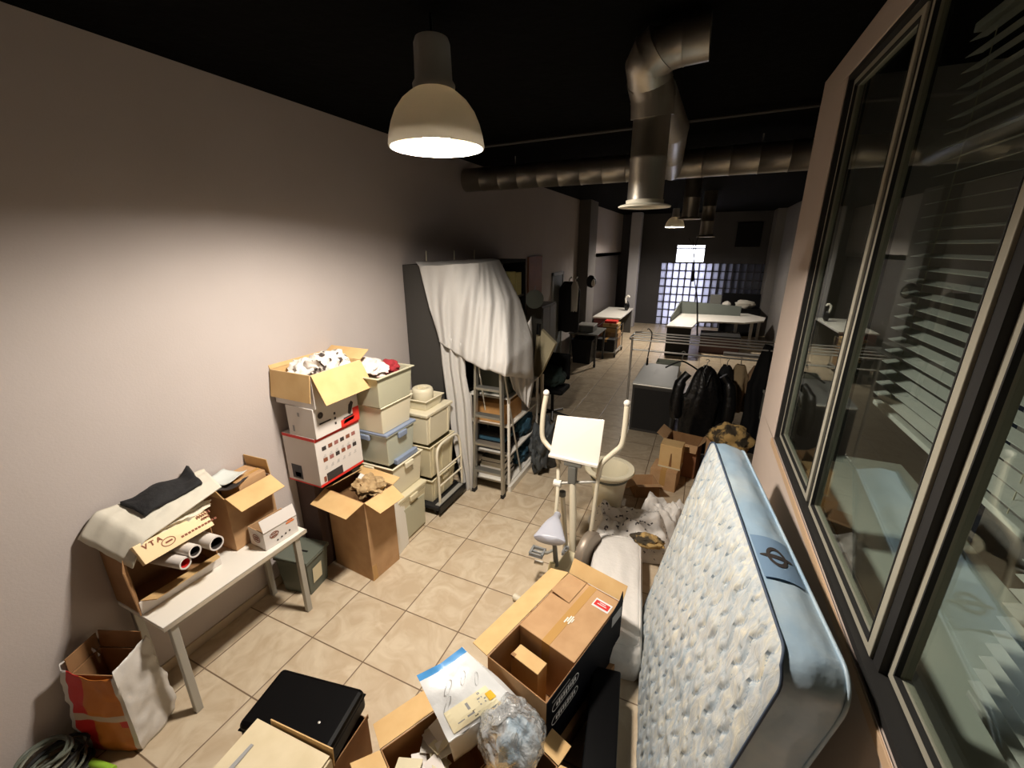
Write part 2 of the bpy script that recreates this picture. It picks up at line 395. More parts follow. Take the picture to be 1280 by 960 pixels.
fr = nt.nodes.new('ShaderNodeFresnel'); gb_ = nt.nodes.new('ShaderNodeNewGeometry'); iv = nt.nodes.new('ShaderNodeMix'); iv.inputs[2].default_value = 1.6; iv.inputs[3].default_value = 1/1.6; nt.links.new(gb_.outputs['Backfacing'], iv.inputs[0]); nt.links.new(iv.outputs[0], fr.inputs[0]); mx_ = nt.nodes.new('ShaderNodeMixShader')
nt.links.new(fr.outputs[0], mx_.inputs[0]); nt.links.new(a1.outputs[0], mx_.inputs[1]); nt.links.new(a2.outputs[0], mx_.inputs[2]); nt.links.new(mx_.outputs[0], nt.nodes['Material Output'].inputs[0])
struct(pt(MB().box((-.006, -4.9, SILL-.045), (.004, .02, SILL-.005))).obj('trim_5', mat('sill_wood', S(196, 166, 134), .6), bevel=.002))
frm = mat('window_frame_grey', S(172, 168, 152), .5, .1); gask = M['rubber']
sashes = [(-.845, -.03, .03), (-1.755, -.895, .03), (YE+.03, -1.80, .06)]
for n_, (a, b, x0) in enumerate(sashes, 1):
    w = struct(pt(ringf(MB(), a, b, SILL+.03, HEAD-.03, .034, x0, x0+.04)).obj('window_%d' % n_, frm, bevel=.003))
    pt(MB().box((x0+.017, a+.032, SILL+.062), (x0+.023, b-.032, HEAD-.062))).obj('glass_pane', gm, w)
    pt(ringf(MB(), a+.030, b-.030, SILL+.06, HEAD-.06, .006, x0-.002, x0+.012)).obj('gasket', gask, w)
struct(pt(ringf(MB(), YE, 0, SILL, HEAD, .026, .008, .10)).obj('trim_2', gask))
struct(pt(MB().box((.04, -.895, SILL+.02), (.09, -.845, HEAD-.02))).obj('trim_3', gask))
struct(pt(MB().box((.04, -1.80, SILL+.02), (.09, -1.755, HEAD-.02))).obj('trim_4', gask))
slatm = mat('blind_slat', S(206, 206, 200), .45)
def blind(y0, y1, z0, z1, x, lab, pitch=.05, tilt=14):
    root = thing('venetian_blind', lab, 'blind', PT @ Vector((x, (y0+y1)/2, z1)))
    mb = MB(); k = 0; z = z1-.05
    while z > z0:
        dx, dz = .024*math.cos(R_(tilt)), .024*math.sin(R_(tilt))
        mb.hexa([(x-dx, y0, z-dz), (x+dx, y0, z+dz), (x+dx, y1, z+dz), (x-dx, y1, z-dz), (x-dx, y0, z-dz+.0015), (x+dx, y0, z+dz+.0015), (x+dx, y1, z+dz+.0015), (x-dx, y1, z-dz+.0015)])
        z -= pitch; k += 1
    pt(mb).obj('slats', slatm, root)
    pt(MB().box((x-.02, y0, z1-.03), (x+.02, y1, z1))).obj('headrail', slatm, root, bevel=.003)
    pt(MB().box((x-.015, y0, z-.01), (x+.015, y1, z+.01))).obj('bottom_rail', slatm, root, bevel=.003)
    for yy in (y0+.12, y1-.12): pt(MB().tube([(x, yy, z1), (x, yy, z)], .0016, 6)).obj('cord', M['cream'], root)
blind(-1.80, -.72, 1.95, 3.36, .24, 'grey venetian blind behind the middle pane of the partition window')
blind(-3.1, -1.72, 1.36, 3.36, .30, 'grey venetian blind behind the nearest pane, at the right edge', .048, 16)
# pale bench along the window inside the office
t = thing('window_bench', 'pale bench running along the inside of the office window', 'bench', (1.05, 1.3, 0))
MB().box((.675, -1.2, 1.20), (1.30, 3.3, 1.24)).obj('bench_top', mat('bench_laminate', S(206, 210, 200), .5), t, bevel=.004)
for y in (-1.1, .4, 1.8, 3.2): MB().box((1.24, y-.03, 0), (1.29, y+.03, 1.20)).obj('leg', M['steel'], t)
MB().box((.70, -1.2, .05), (.72, 3.3, 1.20)).obj('back_panel', M['white'], t)

# ------------------------------------------------------------------ pendant lamps and ducts
se = bpy.data.materials.new('lamp_shade_glow'); se.use_nodes = True; nt = se.node_tree; pb = nt.nodes['Principled BSDF']
pb.inputs['Base Color'].default_value = S(206, 202, 194); pb.inputs['Roughness'].default_value = .4
tl = nt.nodes.new('ShaderNodeBsdfTranslucent'); tl.inputs[0].default_value = S(240, 236, 226); ms = nt.nodes.new('ShaderNodeMixShader'); ms.inputs[0].default_value = .09
nt.links.new(pb.outputs[0], ms.inputs[1]); nt.links.new(tl.outputs[0], ms.inputs[2]); nt.links.new(ms.outputs[0], nt.nodes['Material Output'].inputs[0])
def pendant(x, y, z, lab, lit, rim=.225, power=0):
    t = thing('pendant_lamp', lab, 'lamp', (x, y, z), group=None)
    k = rim/.225
    out = [(.225, 0), (.228, .012), (.222, .05), (.208, .10), (.186, .15), (.152, .195), (.115, .225), (.092, .24)]
    inn = [(r-.006, zz+(.004 if zz > .01 else 0)) for r, zz in out]
    MB().lathe([(r*k, zz*k) for r, zz in out[::-1]+inn], (x, y, z), 48).obj('shade', se, t, smooth=True)
    MB().lathe([(.0, .238), (.096, .238), (.098, .262), (.086, .28), (.082, .42), (.074, .44), (0., .44)], (x, y, z), 36).obj('neck', M['shade_white'], t, smooth=True)
    MB().tube([(x, y, z+.43), (x, y, CEIL)], .006, 8).obj('cord', M['black'], t)
    b = MB().lathe([(.0, .012), (.035, .014), (.06, .022), (.072, .05), (.068, .085), (.045, .125), (.03, .16), (.03, .235)], (x, y, z+.012), 28)
    b.obj('bulb', M['bulb'] if lit else M['cream'], t, smooth=True)
    if lit:
        ld = bpy.data.lights.new('lamp_light', 'AREA'); ld.energy = power; ld.color = (1., .905, .80); ld.shape = 'DISK'; ld.size = rim*1.2
        lo = bpy.data.objects.new('lamp_light', ld); COL.objects.link(lo); lo.location = (x, y, z+.05)
    return t
pendant(-1.27, 1.95, 3.045, 'lit white bell-shaped pendant lamp nearest the camera', True, power=LAMP)
pendant(-.93, 12., 3.03, 'small lit pendant lamp far away towards the glass block wall', True, power=LAMP)

def seam(mb, c, r, ax, t=.006, w=.012):      # raised ring around a straight duct
    pass
def duct_run(pts, r, n=16, step=None):
    """spiral-free duct: ring beads every bend point"""
    mb = MB(); P = [Vector(p) for p in pts]; dense = []; rad = []
    for i in range(len(P)-1):
        L = (P[i+1]-P[i]).length; k = max(1, round(L/step)) if step else 1
        for j in range(k):
            a = j/k
            d = (P[i+1]-P[i])/L
            q = lerp(P[i], P[i+1], a)
            if j or i:
                dense += [q-d*.008, q, q+d*.008]; rad += [r, r*1.035, r]
            else: dense.append(q); rad.append(r)
    dense.append(P[-1]); rad.append(r)
    return mb.tube(dense, rad, 28)
# cross duct through the hall
t = thing('air_duct', 'long galvanised round duct crossing the hall under the ceiling', 'duct', (-.6, 5., 3.24))
duct_run([(XL, 5., 3.36), (XR, 5., 3.38)], .13, step=.24).obj('duct_pipe', M['galv'], t, smooth=True)
for xx in (-2.2, .3): MB().tube([(xx, 5., 3.49), (xx, 5., CEIL)], .006, 6).obj('hanger_rod', M['steel'], t)
# nearest drop with elbow
t = thing('ventilation_drop', 'galvanised ventilation drop with elbow and round white outlet nearest the camera', 'duct', (-.435, 2.55, 2.8))
e0 = PY(806, 250, 2.55); c0 = Vector((e0.x, 2.55, 0))
duct_run([(c0.x, 2.55, 2.82), (c0.x, 2.55, 3.24)], .092, step=.2).obj('drop_pipe', M['galv'], t, smooth=True)
duct_run([(c0.x, 2.55, 3.22), (c0.x-.005, 2.53, 3.31), (c0.x-.02, 2.5, 3.37), (c0.x-.015, 2.42, 3.43), (c0.x+.04, 2.40, 3.46)], .105).obj('elbow', M['galv'], t, smooth=True)
duct_run([(c0.x-.03, 2.42, 3.425), (c0.x+.04, 2.40, 3.45), (c0.x+.13, 2.40, 3.465), (c0.x+.24, 2.40, 3.47)], .09).obj('branch_pipe', M['galv'], t, smooth=True)
duct_run([(c0.x+.02, 2.58, 3.33), (c0.x+.05, 3.2, 3.30), (c0.x-.1, 4.9, 3.30)], .085, step=.8).obj('rear_pipe', M['galv'], t, smooth=True)
MB().lathe([(.088, .03), (.098, .03), (.098, .012), (.125, .006), (.137, .0), (.135, -.006), (.105, -.004), (.09, .0), (.08, .03)], (c0.x, 2.55, 2.80), 40).obj('outlet_flange', M['duct_flange'], t, smooth=True)
# two farther drops
for (u, v, y, lab, r) in ((862, 274, 7.5, 'galvanised ventilation drop behind the nearest one, beside the far lit lamp', .12), (882, 296, 9.6, 'farthest dark ventilation drop near the back wall', .12)):
    p = PY(u, v, y)
    t = thing('ventilation_drop', lab, 'duct', (p.x, y, p.z), group='ventilation drops')
    duct_run([(p.x, y, p.z+.01), (p.x, y, CEIL)], r, step=.3).obj('drop_pipe', M['galv'], t, smooth=True)
    MB().lathe([(r-.004, .03), (r+.008, .03), (r+.03, .008), (r+.05, 0), (r+.03, -.006), (r-.01, 0), (r-.02, .03)], (p.x, y, p.z), 32).obj('outlet_flange', M['duct_flange'], t, smooth=True)
# cable tray / conduits at the ceiling
tb = MB()
single(MB().tube([(XL, 4.2, 3.52), (.5, 4.1, 3.55), (XR, 4.05, 3.55)], .012, 8), 'conduit', M['darkgrey'], 'thin grey conduit running across the black ceiling', 'conduit', (-.5, 4.1, 3.5), world=False)
# hanging cable cluster in front of the far window
t = thing('hanging_cable', 'dark cables hanging in front of the bright far window', 'cable', (-.45, 9.5, 1.2))
for (u0, u1, u2) in ((866, 868, 872), (871, 867, 871)):
    MB().tube(smooth_pts([PY(u0, 300, 9.5), PY(u1, 330, 9.5), PY(868, 350, 9.5), PY(u2, 376, 9.5), PY(u2, 420, 9.5)]), .008, 6).obj('cable_strand', M['black'], t, smooth=True)
MB().tube([PY(861, 298, 9.5), PY(868, 310, 9.5), PY(873, 296, 9.5)], .01, 6).obj('bracket', M['black'], t)
MB().box(PY(864, 352, 9.52), PY(869, 338, 9.58)).obj('plug_socket', M['black'], t)
def heap(name, lab, cat, c, s, m, amp=.25, fr=2.2, seed=1, flat=None, group=None, sharp=False, sub=4):
    return single(MB().blob(c, s, amp, fr, seed, sub, flat, sharp), name, m, lab, cat, (c[0], c[1], c[2]-s[2]), group, smooth=True)
# ------------------------------------------------------------------ work table by the left wall
TX0, TX1, TY0, TY1, TZ = -2.835, -2.395, .83, 1.74, .68
t = thing('side_table', 'low white table with grey metal legs standing along the left wall', 'table', (-2.61, 1.28, 0))
MB().box((TX0, TY0, TZ-.024), (TX1, TY1, TZ)).obj('table_top', M['laminate'], t, bevel=.003)
MB().box((TX1-.002, TY0, TZ-.026), (TX1+.004, TY1, TZ+.001)).obj('edge_strip', M['chrome'], t)
for x in (TX0+.03, TX1-.03):
    for y in (TY0+.05, TY1-.07):
        MB().hexa([(x-.017, y-.02, 0), (x+.017, y-.02, 0), (x+.017, y+.02, 0), (x-.017, y+.02, 0), (x-.017, y-.02, TZ-.024), (x+.017, y-.02, TZ-.024), (x+.017, y+.02, TZ-.024), (x-.017, y+.02, TZ-.024)]).obj('leg', M['steel'], t, bevel=.004)
MB().box((TX1-.06, TY0+.06, TZ-.07), (TX1-.04, TY1-.08, TZ-.024)).box((TX0+.04, TY0+.06, TZ-.07), (TX0+.06, TY1-.08, TZ-.024)).obj('apron', M['steel'], t)
# carton lying open towards the room with tubes
t = thing('cardboard_carton', 'open-fronted carton at the near end of the white table, holding poster tubes', 'box', (-2.72, 1.05, TZ))
x0, x1, y0, y1, z0, z1, th = -2.85, -2.60, .835, 1.265, TZ+.002, 1.055, .006
v = [(x1, y0, z0), (x1, y1, z0), (x1, y1, z1), (x1, y0, z1), (x0, y0, z0), (x0, y1, z0), (x0, y1, z1+.05), (x0, y0, z1+.05),
     (x1, y0+th, z0+th), (x1, y1-th, z0+th), (x1, y1-th, z1-th), (x1, y0+th, z1-th), (x0+th, y0+th, z0+th), (x0+th, y1-th, z0+th), (x0+th, y1-th, z1), (x0+th, y0+th, z1)]
f = [(4, 7, 6, 5), (12, 13, 14, 15)]
for k in range(4):
    n = (k+1) % 4
    f += [(k, n, 4+n, 4+k), (8+k, 12+k, 12+n, 8+n), (k, 8+k, 8+n, n)]
MB().add(v, f).obj('box_body', M['card_dark'], t)
MB().slab((x1+.004, y0, z0), (x1+.004, y1, z0), (x1+.012, y1, z0+.085), (x1+.012, y0, z0+.085), .006).obj('front_lip', M['card_white'], t)
MB().slab((x1+.004, y0+.01, z0+.086), (x1+.012, y1-.01, z0+.086), (x1+.075, y1-.03, z0+.10), (x1+.085, y0+.05, z0+.095), .005).obj('flap', M['card_light'], t)
MB().slab((x1+.002, y0-.003, z0+.02), (x1+.05, y0-.02, z0+.03), (x1+.04, y0-.03, z1-.06), (x1+.002, y0-.003, z1-.01), .005).obj('flap', M['card_dark'], t)
# three tubes
for (u, v, r, z, dy, lab, inside) in ((232, 704, .034, .885, .05, 'poster tube with a red inner lining, lowest of the three in the open carton', M['ink_red']),
                                 (244, 689, .036, .925, .035, 'white poster tube in the middle of the three in the open carton', M['ink']),
                                 (271, 679, .043, .935, .02, 'widest white poster tube, at the right of the three in the open carton', M['ink'])):
    e = PX(u, v, -2.44); d = Vector((-.30, -dy, -.012)).normalized(); b = e+d*.36
    b = Vector((max(b.x, -2.83), b.y, max(b.z, z0+r+.01)))
    ax = (e-b).normalized(); q = ax.to_track_quat('Z', 'Y').to_matrix().to_4x4(); L = (e-b).length
    t = thing('poster_tube', lab, 'tube', tuple(b), group='poster tubes in the open carton')
    mt = Matrix.Translation(b) @ q
    MB().lathe([(r, 0), (r, L), (r-.008, L), (r-.008, .012), (0, .012)], (0, 0, 0), 26, 0, mt, cap0=True).obj('tube_body', M['card_white'], t, smooth=True)
    MB().lathe([(r-.0085, L-.1), (r-.0085, L-.004)], (0, 0, 0), 26, 0, mt).lathe([(0, L-.1), (r-.0085, L-.1)], (0, 0, 0), 26, 0, mt).obj('lining', inside, t, smooth=True)
# long flat printed box resting over the tubes
a, b, c, d = PX(165, 684, -2.55), PX(182, 706, -2.49), PX(268, 656, -2.49), PX(257, 639, -2.55)
t = thing('flat_box', 'long flat pale-orange printed box lying over the poster tubes', 'box', tuple(b))
n = (c-b).cross(a-b).normalized()*.045
MB().hexa([a-n, b-n, c-n, d-n, a, b, c, d]).obj('box_body', mat('pale_orange_card', S(232, 206, 160), .6), t, bevel=.002)
ux = (c-b).normalized(); uy = (a-b).normalized(); W = (c-b).length; Hh = (a-b).length
text_obj('V T A', .036, frame_mtx(b+ux*.075+uy*(Hh*.72)+n.normalized()*.002, ux, uy), M['ink_brown'], 'print', t, .0012)
oval(b+ux*.135+uy*(Hh*.42), ux, uy, .034, .024, M['ink_brown'], 'print_oval', t)
decal([(.118, Hh*.38, .152, Hh*.46)]+[(.19+.018*i, Hh*.24, .19+.018*i+.013, Hh*.34) for i in range(11)]+[(.30+.013*i, Hh*.70, .307+.013*i, Hh*.84) for i in range(6)]+[(.315+.012*i, Hh*.52, .322+.012*i, Hh*.63) for i in range(4)], b, ux, uy, M['ink_brown'], 'lettering', t)
# pile of folded papers and cloth on the carton
def pile(lo, hi, layers, m, name, lab, cat, tilt=0):
    t = thing(name, lab, cat, ((lo[0]+hi[0])/2, (lo[1]+hi[1])/2, lo[2]))
    h = (hi[2]-lo[2])/layers
    for k in range(layers):
        j = lambda: random.uniform(-.012, .012)
        MB().box((lo[0]+abs(j())*.3, lo[1]+j(), lo[2]+k*h), (hi[0]+j(), hi[1]+j(), lo[2]+(k+1)*h-.001)).obj('folded_sheet', m[k % len(m)], t, bevel=.004)
    return t
pile((-2.845, .93, 1.108), (-2.64, 1.25, 1.15), 3, [M['paper'], M['cloth_cream'], M['paper'], M['card_light']], 'paper_pile', 'pile of folded papers under the white sheet on the open-fronted carton', 'papers')
A, B, C_, D_ = Vector((-2.83, .79, 1.245)), Vector((-2.545, .862, 1.105)), Vector((-2.515, 1.33, 1.225)), Vector((-2.83, 1.42, 1.225))
def shf(u, v):
    p = lerp(lerp(A, B, v), lerp(D_, C_, v), u)
    p += Vector((0, 0, .022*math.sin(u*math.pi)*math.sin(v*math.pi)+(.012*nz(u*4, v*4)+.004*nz(u*13, v*9, 3))*(1-v**4)))
    if u < .12: p += Vector((0, -.02, -.10))*((.12-u)/.12)**1.2
    return p
t = thing('folded_sheet', 'rumpled off-white sheet draped over the papers on the near end of the table', 'sheet', (-2.68, 1.05, 1.15))
MB().grid(shf, 40, 28).obj('sheet_cloth', M['cloth_cream'], t, smooth=True, thick=.008)
def bcl(u, v):
    p = shf(.28+.58*u, .06+.62*v)+Vector((0, 0, .018+.028*math.sin(math.pi*min(1, u*1.3))*math.sin(v*math.pi)+.012*nz(u*3, v*3, 9)))
    if u > .85: p += Vector((0, .0, .05*(u-.85)/.15*(1-v)))
    return p
heap('paper_wad', 'crumpled pale papers between the off-white sheet and the flat printed box', 'papers', (-2.63, 1.10, 1.115), (.085, .20, .05), mat('crumpled_paper', S(214, 206, 186), .85, bump=(14, .5)), .3, 2.4, 95)
t = thing('folded_cloth', 'folded black cloth lying on the off-white sheet', 'cloth', tuple(shf(.5, .4)))
MB().grid(bcl, 24, 20).obj('cloth_body', M['cloth_black'], t, smooth=True, thick=.02)
# second carton with flaps and papers
ct = thing('cardboard_carton', 'brown carton with open flaps at the back of the table, papers on top', 'box', (-2.735, 1.545, TZ+.002), R_(3))
carton(ct, .22, .33, .395, M['card'], {'-y': (25, .09), '+x': (118, .14, .004), '-x': (20, .1), '+y': (-5, .12)}, fmat=M['card_light'], inner=M['card_dark'])
ic = thing('cardboard_box', 'smaller closed brown carton sticking out of the open carton on the table', 'box', (-2.735, 1.59, TZ+.012), R_(3))
MB().box((-.10, -.1, 0), (.095, .10, .43)).obj('box_body', M['card'], ic, world=False, bevel=.003)
MB().box((.02, -.1005, .4), (.05, .101, .4312)).obj('tape', M['tape'], ic, world=False)
def sheetpaper(c, ux, uy, lab, m, name='paper_sheet', curl=.02):
    c, ux, uy = Vector(c), Vector(ux), Vector(uy)
    mb = MB().grid(lambda u, v: c+ux*(u-.5)+uy*(v-.5)+Vector((0, 0, curl*((u-.5)**2*4)+.006*nz(u*3+c.x, v*3))), 12, 10)
    return single(mb, name, m, lab, 'paper', tuple(c), smooth=True, thick=.002)
sheetpaper((-2.75, 1.50, 1.135), (.17, .05, 0), (-.04, .15, .01), 'pale printed leaflet lying on the brown carton on the table', mat('leaflet_paper', S(206, 212, 208), .5), 'leaflet')
sheetpaper((-2.70, 1.47, 1.112), (.16, .10, 0), (-.06, .12, .0), 'dark leaflet tucked under the pale one on the brown carton', M['ink'], 'leaflet')
# white printed box at the far front corner of the table
wb = thing('printed_box', 'small white printed box with raised lid at the far front corner of the table', 'box', (-2.515, 1.59, TZ+.002), R_(-4))
carton(wb, .165, .24, .135, M['card_white'], {'+x': (-18, .085)}, fmat=M['card_white'], inner=M['card'])
mt = MTX[wb.name]; fw_ = lambda p: mt @ Vector(p); dv = lambda p: (mt.to_3x3() @ Vector(p))
oval(fw_((.0835, -.05, .085)), dv((0, 1, 0)), dv((0, 0, 1)), .032, .022, M['ink_brown'], 'print_oval', wb, .005)
decal([(-.02, -.012, .02, -.004), (-.02, .003, .02, .01)], fw_((.0835, -.05, .085)), dv((0, 1, 0)), dv((0, 0, 1)), M['ink_brown'], 'lettering', wb)
decal([(-.04+.03*i, -.05+.006*i, -.028+.03*i, -.038+.006*i) for i in range(4)], fw_((.0835, .0, .075)), dv((0, 1, 0)), dv((0, 0, 1)), M['ink'], 'lettering', wb)
decal([(.04, .03, .10, .042), (.05, .048, .09, .056)], fw_((.0835, .0, .075)), dv((0, 1, 0)), dv((0, 0, 1)), M['ink_orange'], 'print', wb)
oval(fw_((.0, -.1215, .07)), dv((1, 0, 0)), dv((0, 0, 1)), .04, .032, M['ink_brown'], 'print_oval', wb, .006)
decal([(-.025, -.014, .025, -.004), (-.025, .004, .025, .013)], fw_((.0, -.1215, .07)), dv((1, 0, 0)), dv((0, 0, 1)), M['ink_brown'], 'lettering', wb)

# ------------------------------------------------------------------ carrier bag with carton on the floor by the wall
cb = thing('carrier_bag', 'white plastic carrier bag with red and orange print on the floor by the table leg', 'bag', (-2.655, .665, 0), R_(22))
def bagf(w, d, h, pw=.5):
    def fn(u, v):
        a = u*4; side = int(a) % 4; s = a-int(a)
        c = [(-1, -1), (1, -1), (1, 1), (-1, 1)]; p, q = c[side], c[(side+1) % 4]
        x = (p[0]+(q[0]-p[0])*s); y = (p[1]+(q[1]-p[1])*s)
        r = max(1e-6, math.hypot(x, y)); k = .82+.18/r
        fl = 1+.10*math.sin(v*math.pi)-.10*v
        bul = .018*nz(u*9, v*4, 2)+.007*nz(u*24, v*11, 5)
        z = h*v*(1+.10*nz(u*4*2, 1.5)*v) + (.05*v*v if side in (3, 1) else 0)
        return Vector((x*k*w/2*fl+bul*x, y*k*d/2*fl+bul*y, z+.004))
    return fn
fn = bagf(.32, .23, .52)
red_i = lambda u, v: (0 if not (.02 < u < .23) else (3 if .44 < v < .53 else (1 if u < .085 or (v > .36 and v < .44 and u > .2) else 2)))
mb = MB().grid(fn, 96, 34, 0, red_i, closeu=True)
# bag's front print faces the camera (local -y)
mb.obj('bag_body', [mat('carrier_bag_white', S(196, 192, 186), .35, bump=(9, .35), coat=.2), mat('bag_print_red', S(190, 34, 34), .5), mat('bag_print_orange', S(196, 120, 44), .5, var=(5, S(180, 100, 36))), mat('bag_print_band', S(190, 172, 152), .5)], cb, world=False, smooth=True, thick=.002)
MB().add([(-.13, -.10, .006), (.13, -.10, .006), (.13, .10, .006), (-.13, .10, .006)], [(0, 1, 2, 3)]).obj('bag_bottom', M['paper'], cb, world=False)
MB().tube(smooth_pts([(-.12, -.05, .46), (-.14, -.04, .53), (-.13, .03, .56), (-.12, .06, .47)]), .009, 6).obj('handle', M['paper'], cb, world=False, smooth=True)
ci = thing('cardboard_carton', 'brown carton standing inside the white and red carrier bag', 'box', (-2.655, .665, .008), R_(22))
carton(ci, .24, .16, .50, M['card_dark'], {'+y': (8, .1), '-x': (-4, .1)}, inner=M['card_dark'])
# cable tangle and torch in the near corner
ctg = thing('cable_tangle', 'tangle of grey-green cables on the floor in the near left corner', 'cable', (-2.55, .36, 0))
for k in range(7):
    pts = []
    cx, cy = -2.72+.05*nz(k, 1.1), .36+.08*nz(k, 7.7)
    for j in range(16):
        a = j*.9+k; r = .07+.06*abs(nz(j*.4, k*2.))
        pts.append((max(cx+r*1.2*math.cos(a), -2.83), cy+r*1.3*math.sin(a), .012+.028*k+.04*abs(nz(j*.6, k*.9))))
    MB().tube(smooth_pts(pts, 4), .007, 6).obj('cable_loop', [M['greytub'], M['rubber'], mat('grey_cable', S(120, 122, 108), .5)][k % 3], ctg, smooth=True)
tt = thing('torch', 'black and lime-green hand torch on the floor beside the cable tangle', 'torch', tuple(PZ(110, 952, 0)))
p0 = PZ(84, 946, .028); p1 = PZ(112, 952, .026); p2 = PZ(142, 962, .022)
MB().tube([p0, lerp(p0, p1, .3), lerp(p0, p1, .35), p1], [.027, .027, .022, .02], 16).obj('torch_head', M['black'], tt, smooth=True)
MB().tube([p1, p2], [.019, .017], 14).obj('grip', M['lime'], tt, smooth=True)

# ------------------------------------------------------------------ grey-green tub under the table's far end
gt = thing('storage_tub', 'grey-green plastic tub on the floor under the far end of the white table', 'tub', (-2.66, 1.86, 0), R_(10))
mb = MB(); a, b, h = .135, .105, .33
def taper(mb, w0, d0, w1, d1, h, t=.006, z0=0., lip=.0):
    r = lambda w, d, z: [(-w, -d, z), (w, -d, z), (w, d, z), (-w, d, z)]
    v = r(w0, d0, z0)+r(w1, d1, z0+h)+r(w1+lip, d1+lip, z0+h)+r(w1+lip, d1+lip, z0+h+.012)+r(w1-t, d1-t, z0+h+.012)+r(w0-t, d0-t, z0+t)
    f = [(3, 2, 1, 0)]
    for s in range(5):
        for k in range(4):
            n = (k+1) % 4; f.append((s*4+k, s*4+n, s*4+4+n, s*4+4+k))
    f.append((20, 21, 22, 23))
    return mb.add(v, f)
taper(mb, .12, .10, .14, .12, .30, lip=.012).obj('tub_body', M['greytub'], gt, world=False, bevel=.004)
MB().box((-.152, -.132, .313), (.152, .132, .33)).obj('lid', M['greytub'], gt, world=False, bevel=.006)
MB().box((-.03, -.02, .33), (.07, -.005, .332)).obj('slot', M['black'], gt, world=False)
decal([(-.05, -.08, .05, .06)], MTX[gt.name] @ Vector((.137, -.02, .17)), MTX[gt.name].to_3x3() @ Vector((0, 1, 0)), MTX[gt.name].to_3x3() @ Vector((.066, 0, 1)), M['cream2'], 'label', gt)

# ------------------------------------------------------------------ tower of boxes
sp = thing('dark_box', 'dark brown box carrying the red-striped appliance box by the left wall', 'box', (-2.75, 2.3, 0))
MB().box((-2.855, 2.06, 0), (-2.655, 2.46, .838)).obj('box_body', mat('dark_brown_card', S(74, 56, 50), .8), sp, bevel=.003)
MB().slab((-2.655, 2.06, .838), (-2.655, 2.46, .838), (-2.53, 2.46, .836), (-2.53, 2.06, .836), .005).obj('flap', mat('dark_brown_card', S(74, 56, 50)), sp)
rb = thing('appliance_box', 'white appliance box with red edges and rows of small pictures, middle of the tower', 'box', (-2.665, 2.225, .842), R_(0))
MB().box((-.17, -.225, 0), (.17, .225, .405)).obj('box_body', M['card_white'], rb, world=False, bevel=.002)
mt = MTX[rb.name]; fw_ = lambda p: mt @ Vector(p)
X3, Y3, Z3 = Vector((1, 0, 0)), Vector((0, 1, 0)), Vector((0, 0, 1))
decal([(-.225, .375, .225, .405), (-.225, 0, .225, .022)], fw_((.17, 0, 0)), Y3, Z3, M['red'], 'red_band', rb)
decal([(-.17, .38, .17, .405), (-.17, 0, .17, .012)], fw_((0, -.225, 0)), X3, Z3, M['red'], 'red_band', rb)
pr = []
for r in range(2):
    for k in range(6): pr.append((-.17+.06*k, .285-.095*r, -.17+.06*k+.04, .285-.095*r+.032, (k+r) % 3))
decal(pr, fw_((.17, 0, 0)), Y3, Z3, [M['ink'], M['ink_brown'], mat('ink_rust', S(150, 96, 88), .7)], 'picture_print', rb)
decal([(-.17+.06*k+.006*j, .225-.095*r+.01*j, -.17+.06*k+.03, .228-.095*r+.01*j) for r in range(2) for k in range(6) for j in range(3)], fw_((.17, 0, 0)), Y3, Z3, M['ink_grey'], 'lettering', rb)
decal([(-.16, .02, .0, .09), (-.19, .03, -.165, .075, 1)], fw_((.17, 0, 0)), Y3, Z3, [M['ink'], M['ink_brown']], 'picture_print', rb)
decal([(-.12, .03, -.01, .15), (-.09, .045, -.03, .085, 1)], fw_((0, -.225, 0)), X3, Z3, [mat('ink_black_print', S(46, 44, 46), .5), mat('ink_rust', S(150, 96, 88))], 'picture_print', rb)
mbx = thing('appliance_box', 'white appliance box with hair-clipper picture above the red-edged one', 'box', (-2.61, 2.225, 1.249), R_(0))
MB().box((-.135, -.222, 0), (.14, .215, .235)).obj('box_body', M['card_white'], mbx, world=False, bevel=.002)
mt = MTX[mbx.name]; fw_ = lambda p: mt @ Vector(p)
decal([(.02, 0, .215, .06), (.15, .06, .215, .12)], fw_((.14, 0, 0)), Y3, Z3, M['red'], 'red_band', mbx)
mm = MB(); fm = frame_mtx(fw_((.1405, 0, 0)), Y3, Z3)
mm.add([(.045, .02, .001), (.15, .03, .001), (.165, .055, .001), (.06, .05, .001)], [(0, 1, 2, 3)], 0, fm)
mm.add([(.10, .09, .0012), (.125, .075, .0012), (.165, .165, .0012), (.145, .185, .0012), (.115, .16, .0012)], [(0, 1, 2, 3, 4)], 1, fm)
mm.add([(.05, .058, .0014), (.15, .062, .0014), (.15, .075, .0014), (.05, .07, .0014)], [(0, 1, 2, 3)], 1, fm)
mm.obj('picture_print', [M['paper'], M['ink']], mbx)
oval(fw_((.14, -.16, .17)), Y3, Z3, .025, .025, M['ink'], 'print_oval', mbx, .024)
decal([(-.04, .05, -.022, .07), (-.04, .09, -.022, .11), (-.04, .13, -.022, .15), (-.18, .1, -.07, .112)], fw_((.14, 0, 0)), Y3, Z3, M['ink'], 'picture_print', mbx)
decal([(-.09, .03, -.07, .08), (-.02, .16, -.0, .19)], fw_((0, -.222, 0)), X3, Z3, M['ink_grey'], 'picture_print', mbx)
tcn = thing('cardboard_carton', 'open yellowish carton on top of the tower of boxes, full of cloths', 'box', (-2.645, 2.25, 1.486), R_(0))
carton(tcn, .40, .48, .255, M['card_white'], {'+x': (152, .235, .0), '-y': (172, .20, .0), '-x': (25, .12), '+y': (60, .12)}, fmat=M['card_light'], inner=M['card_light'])

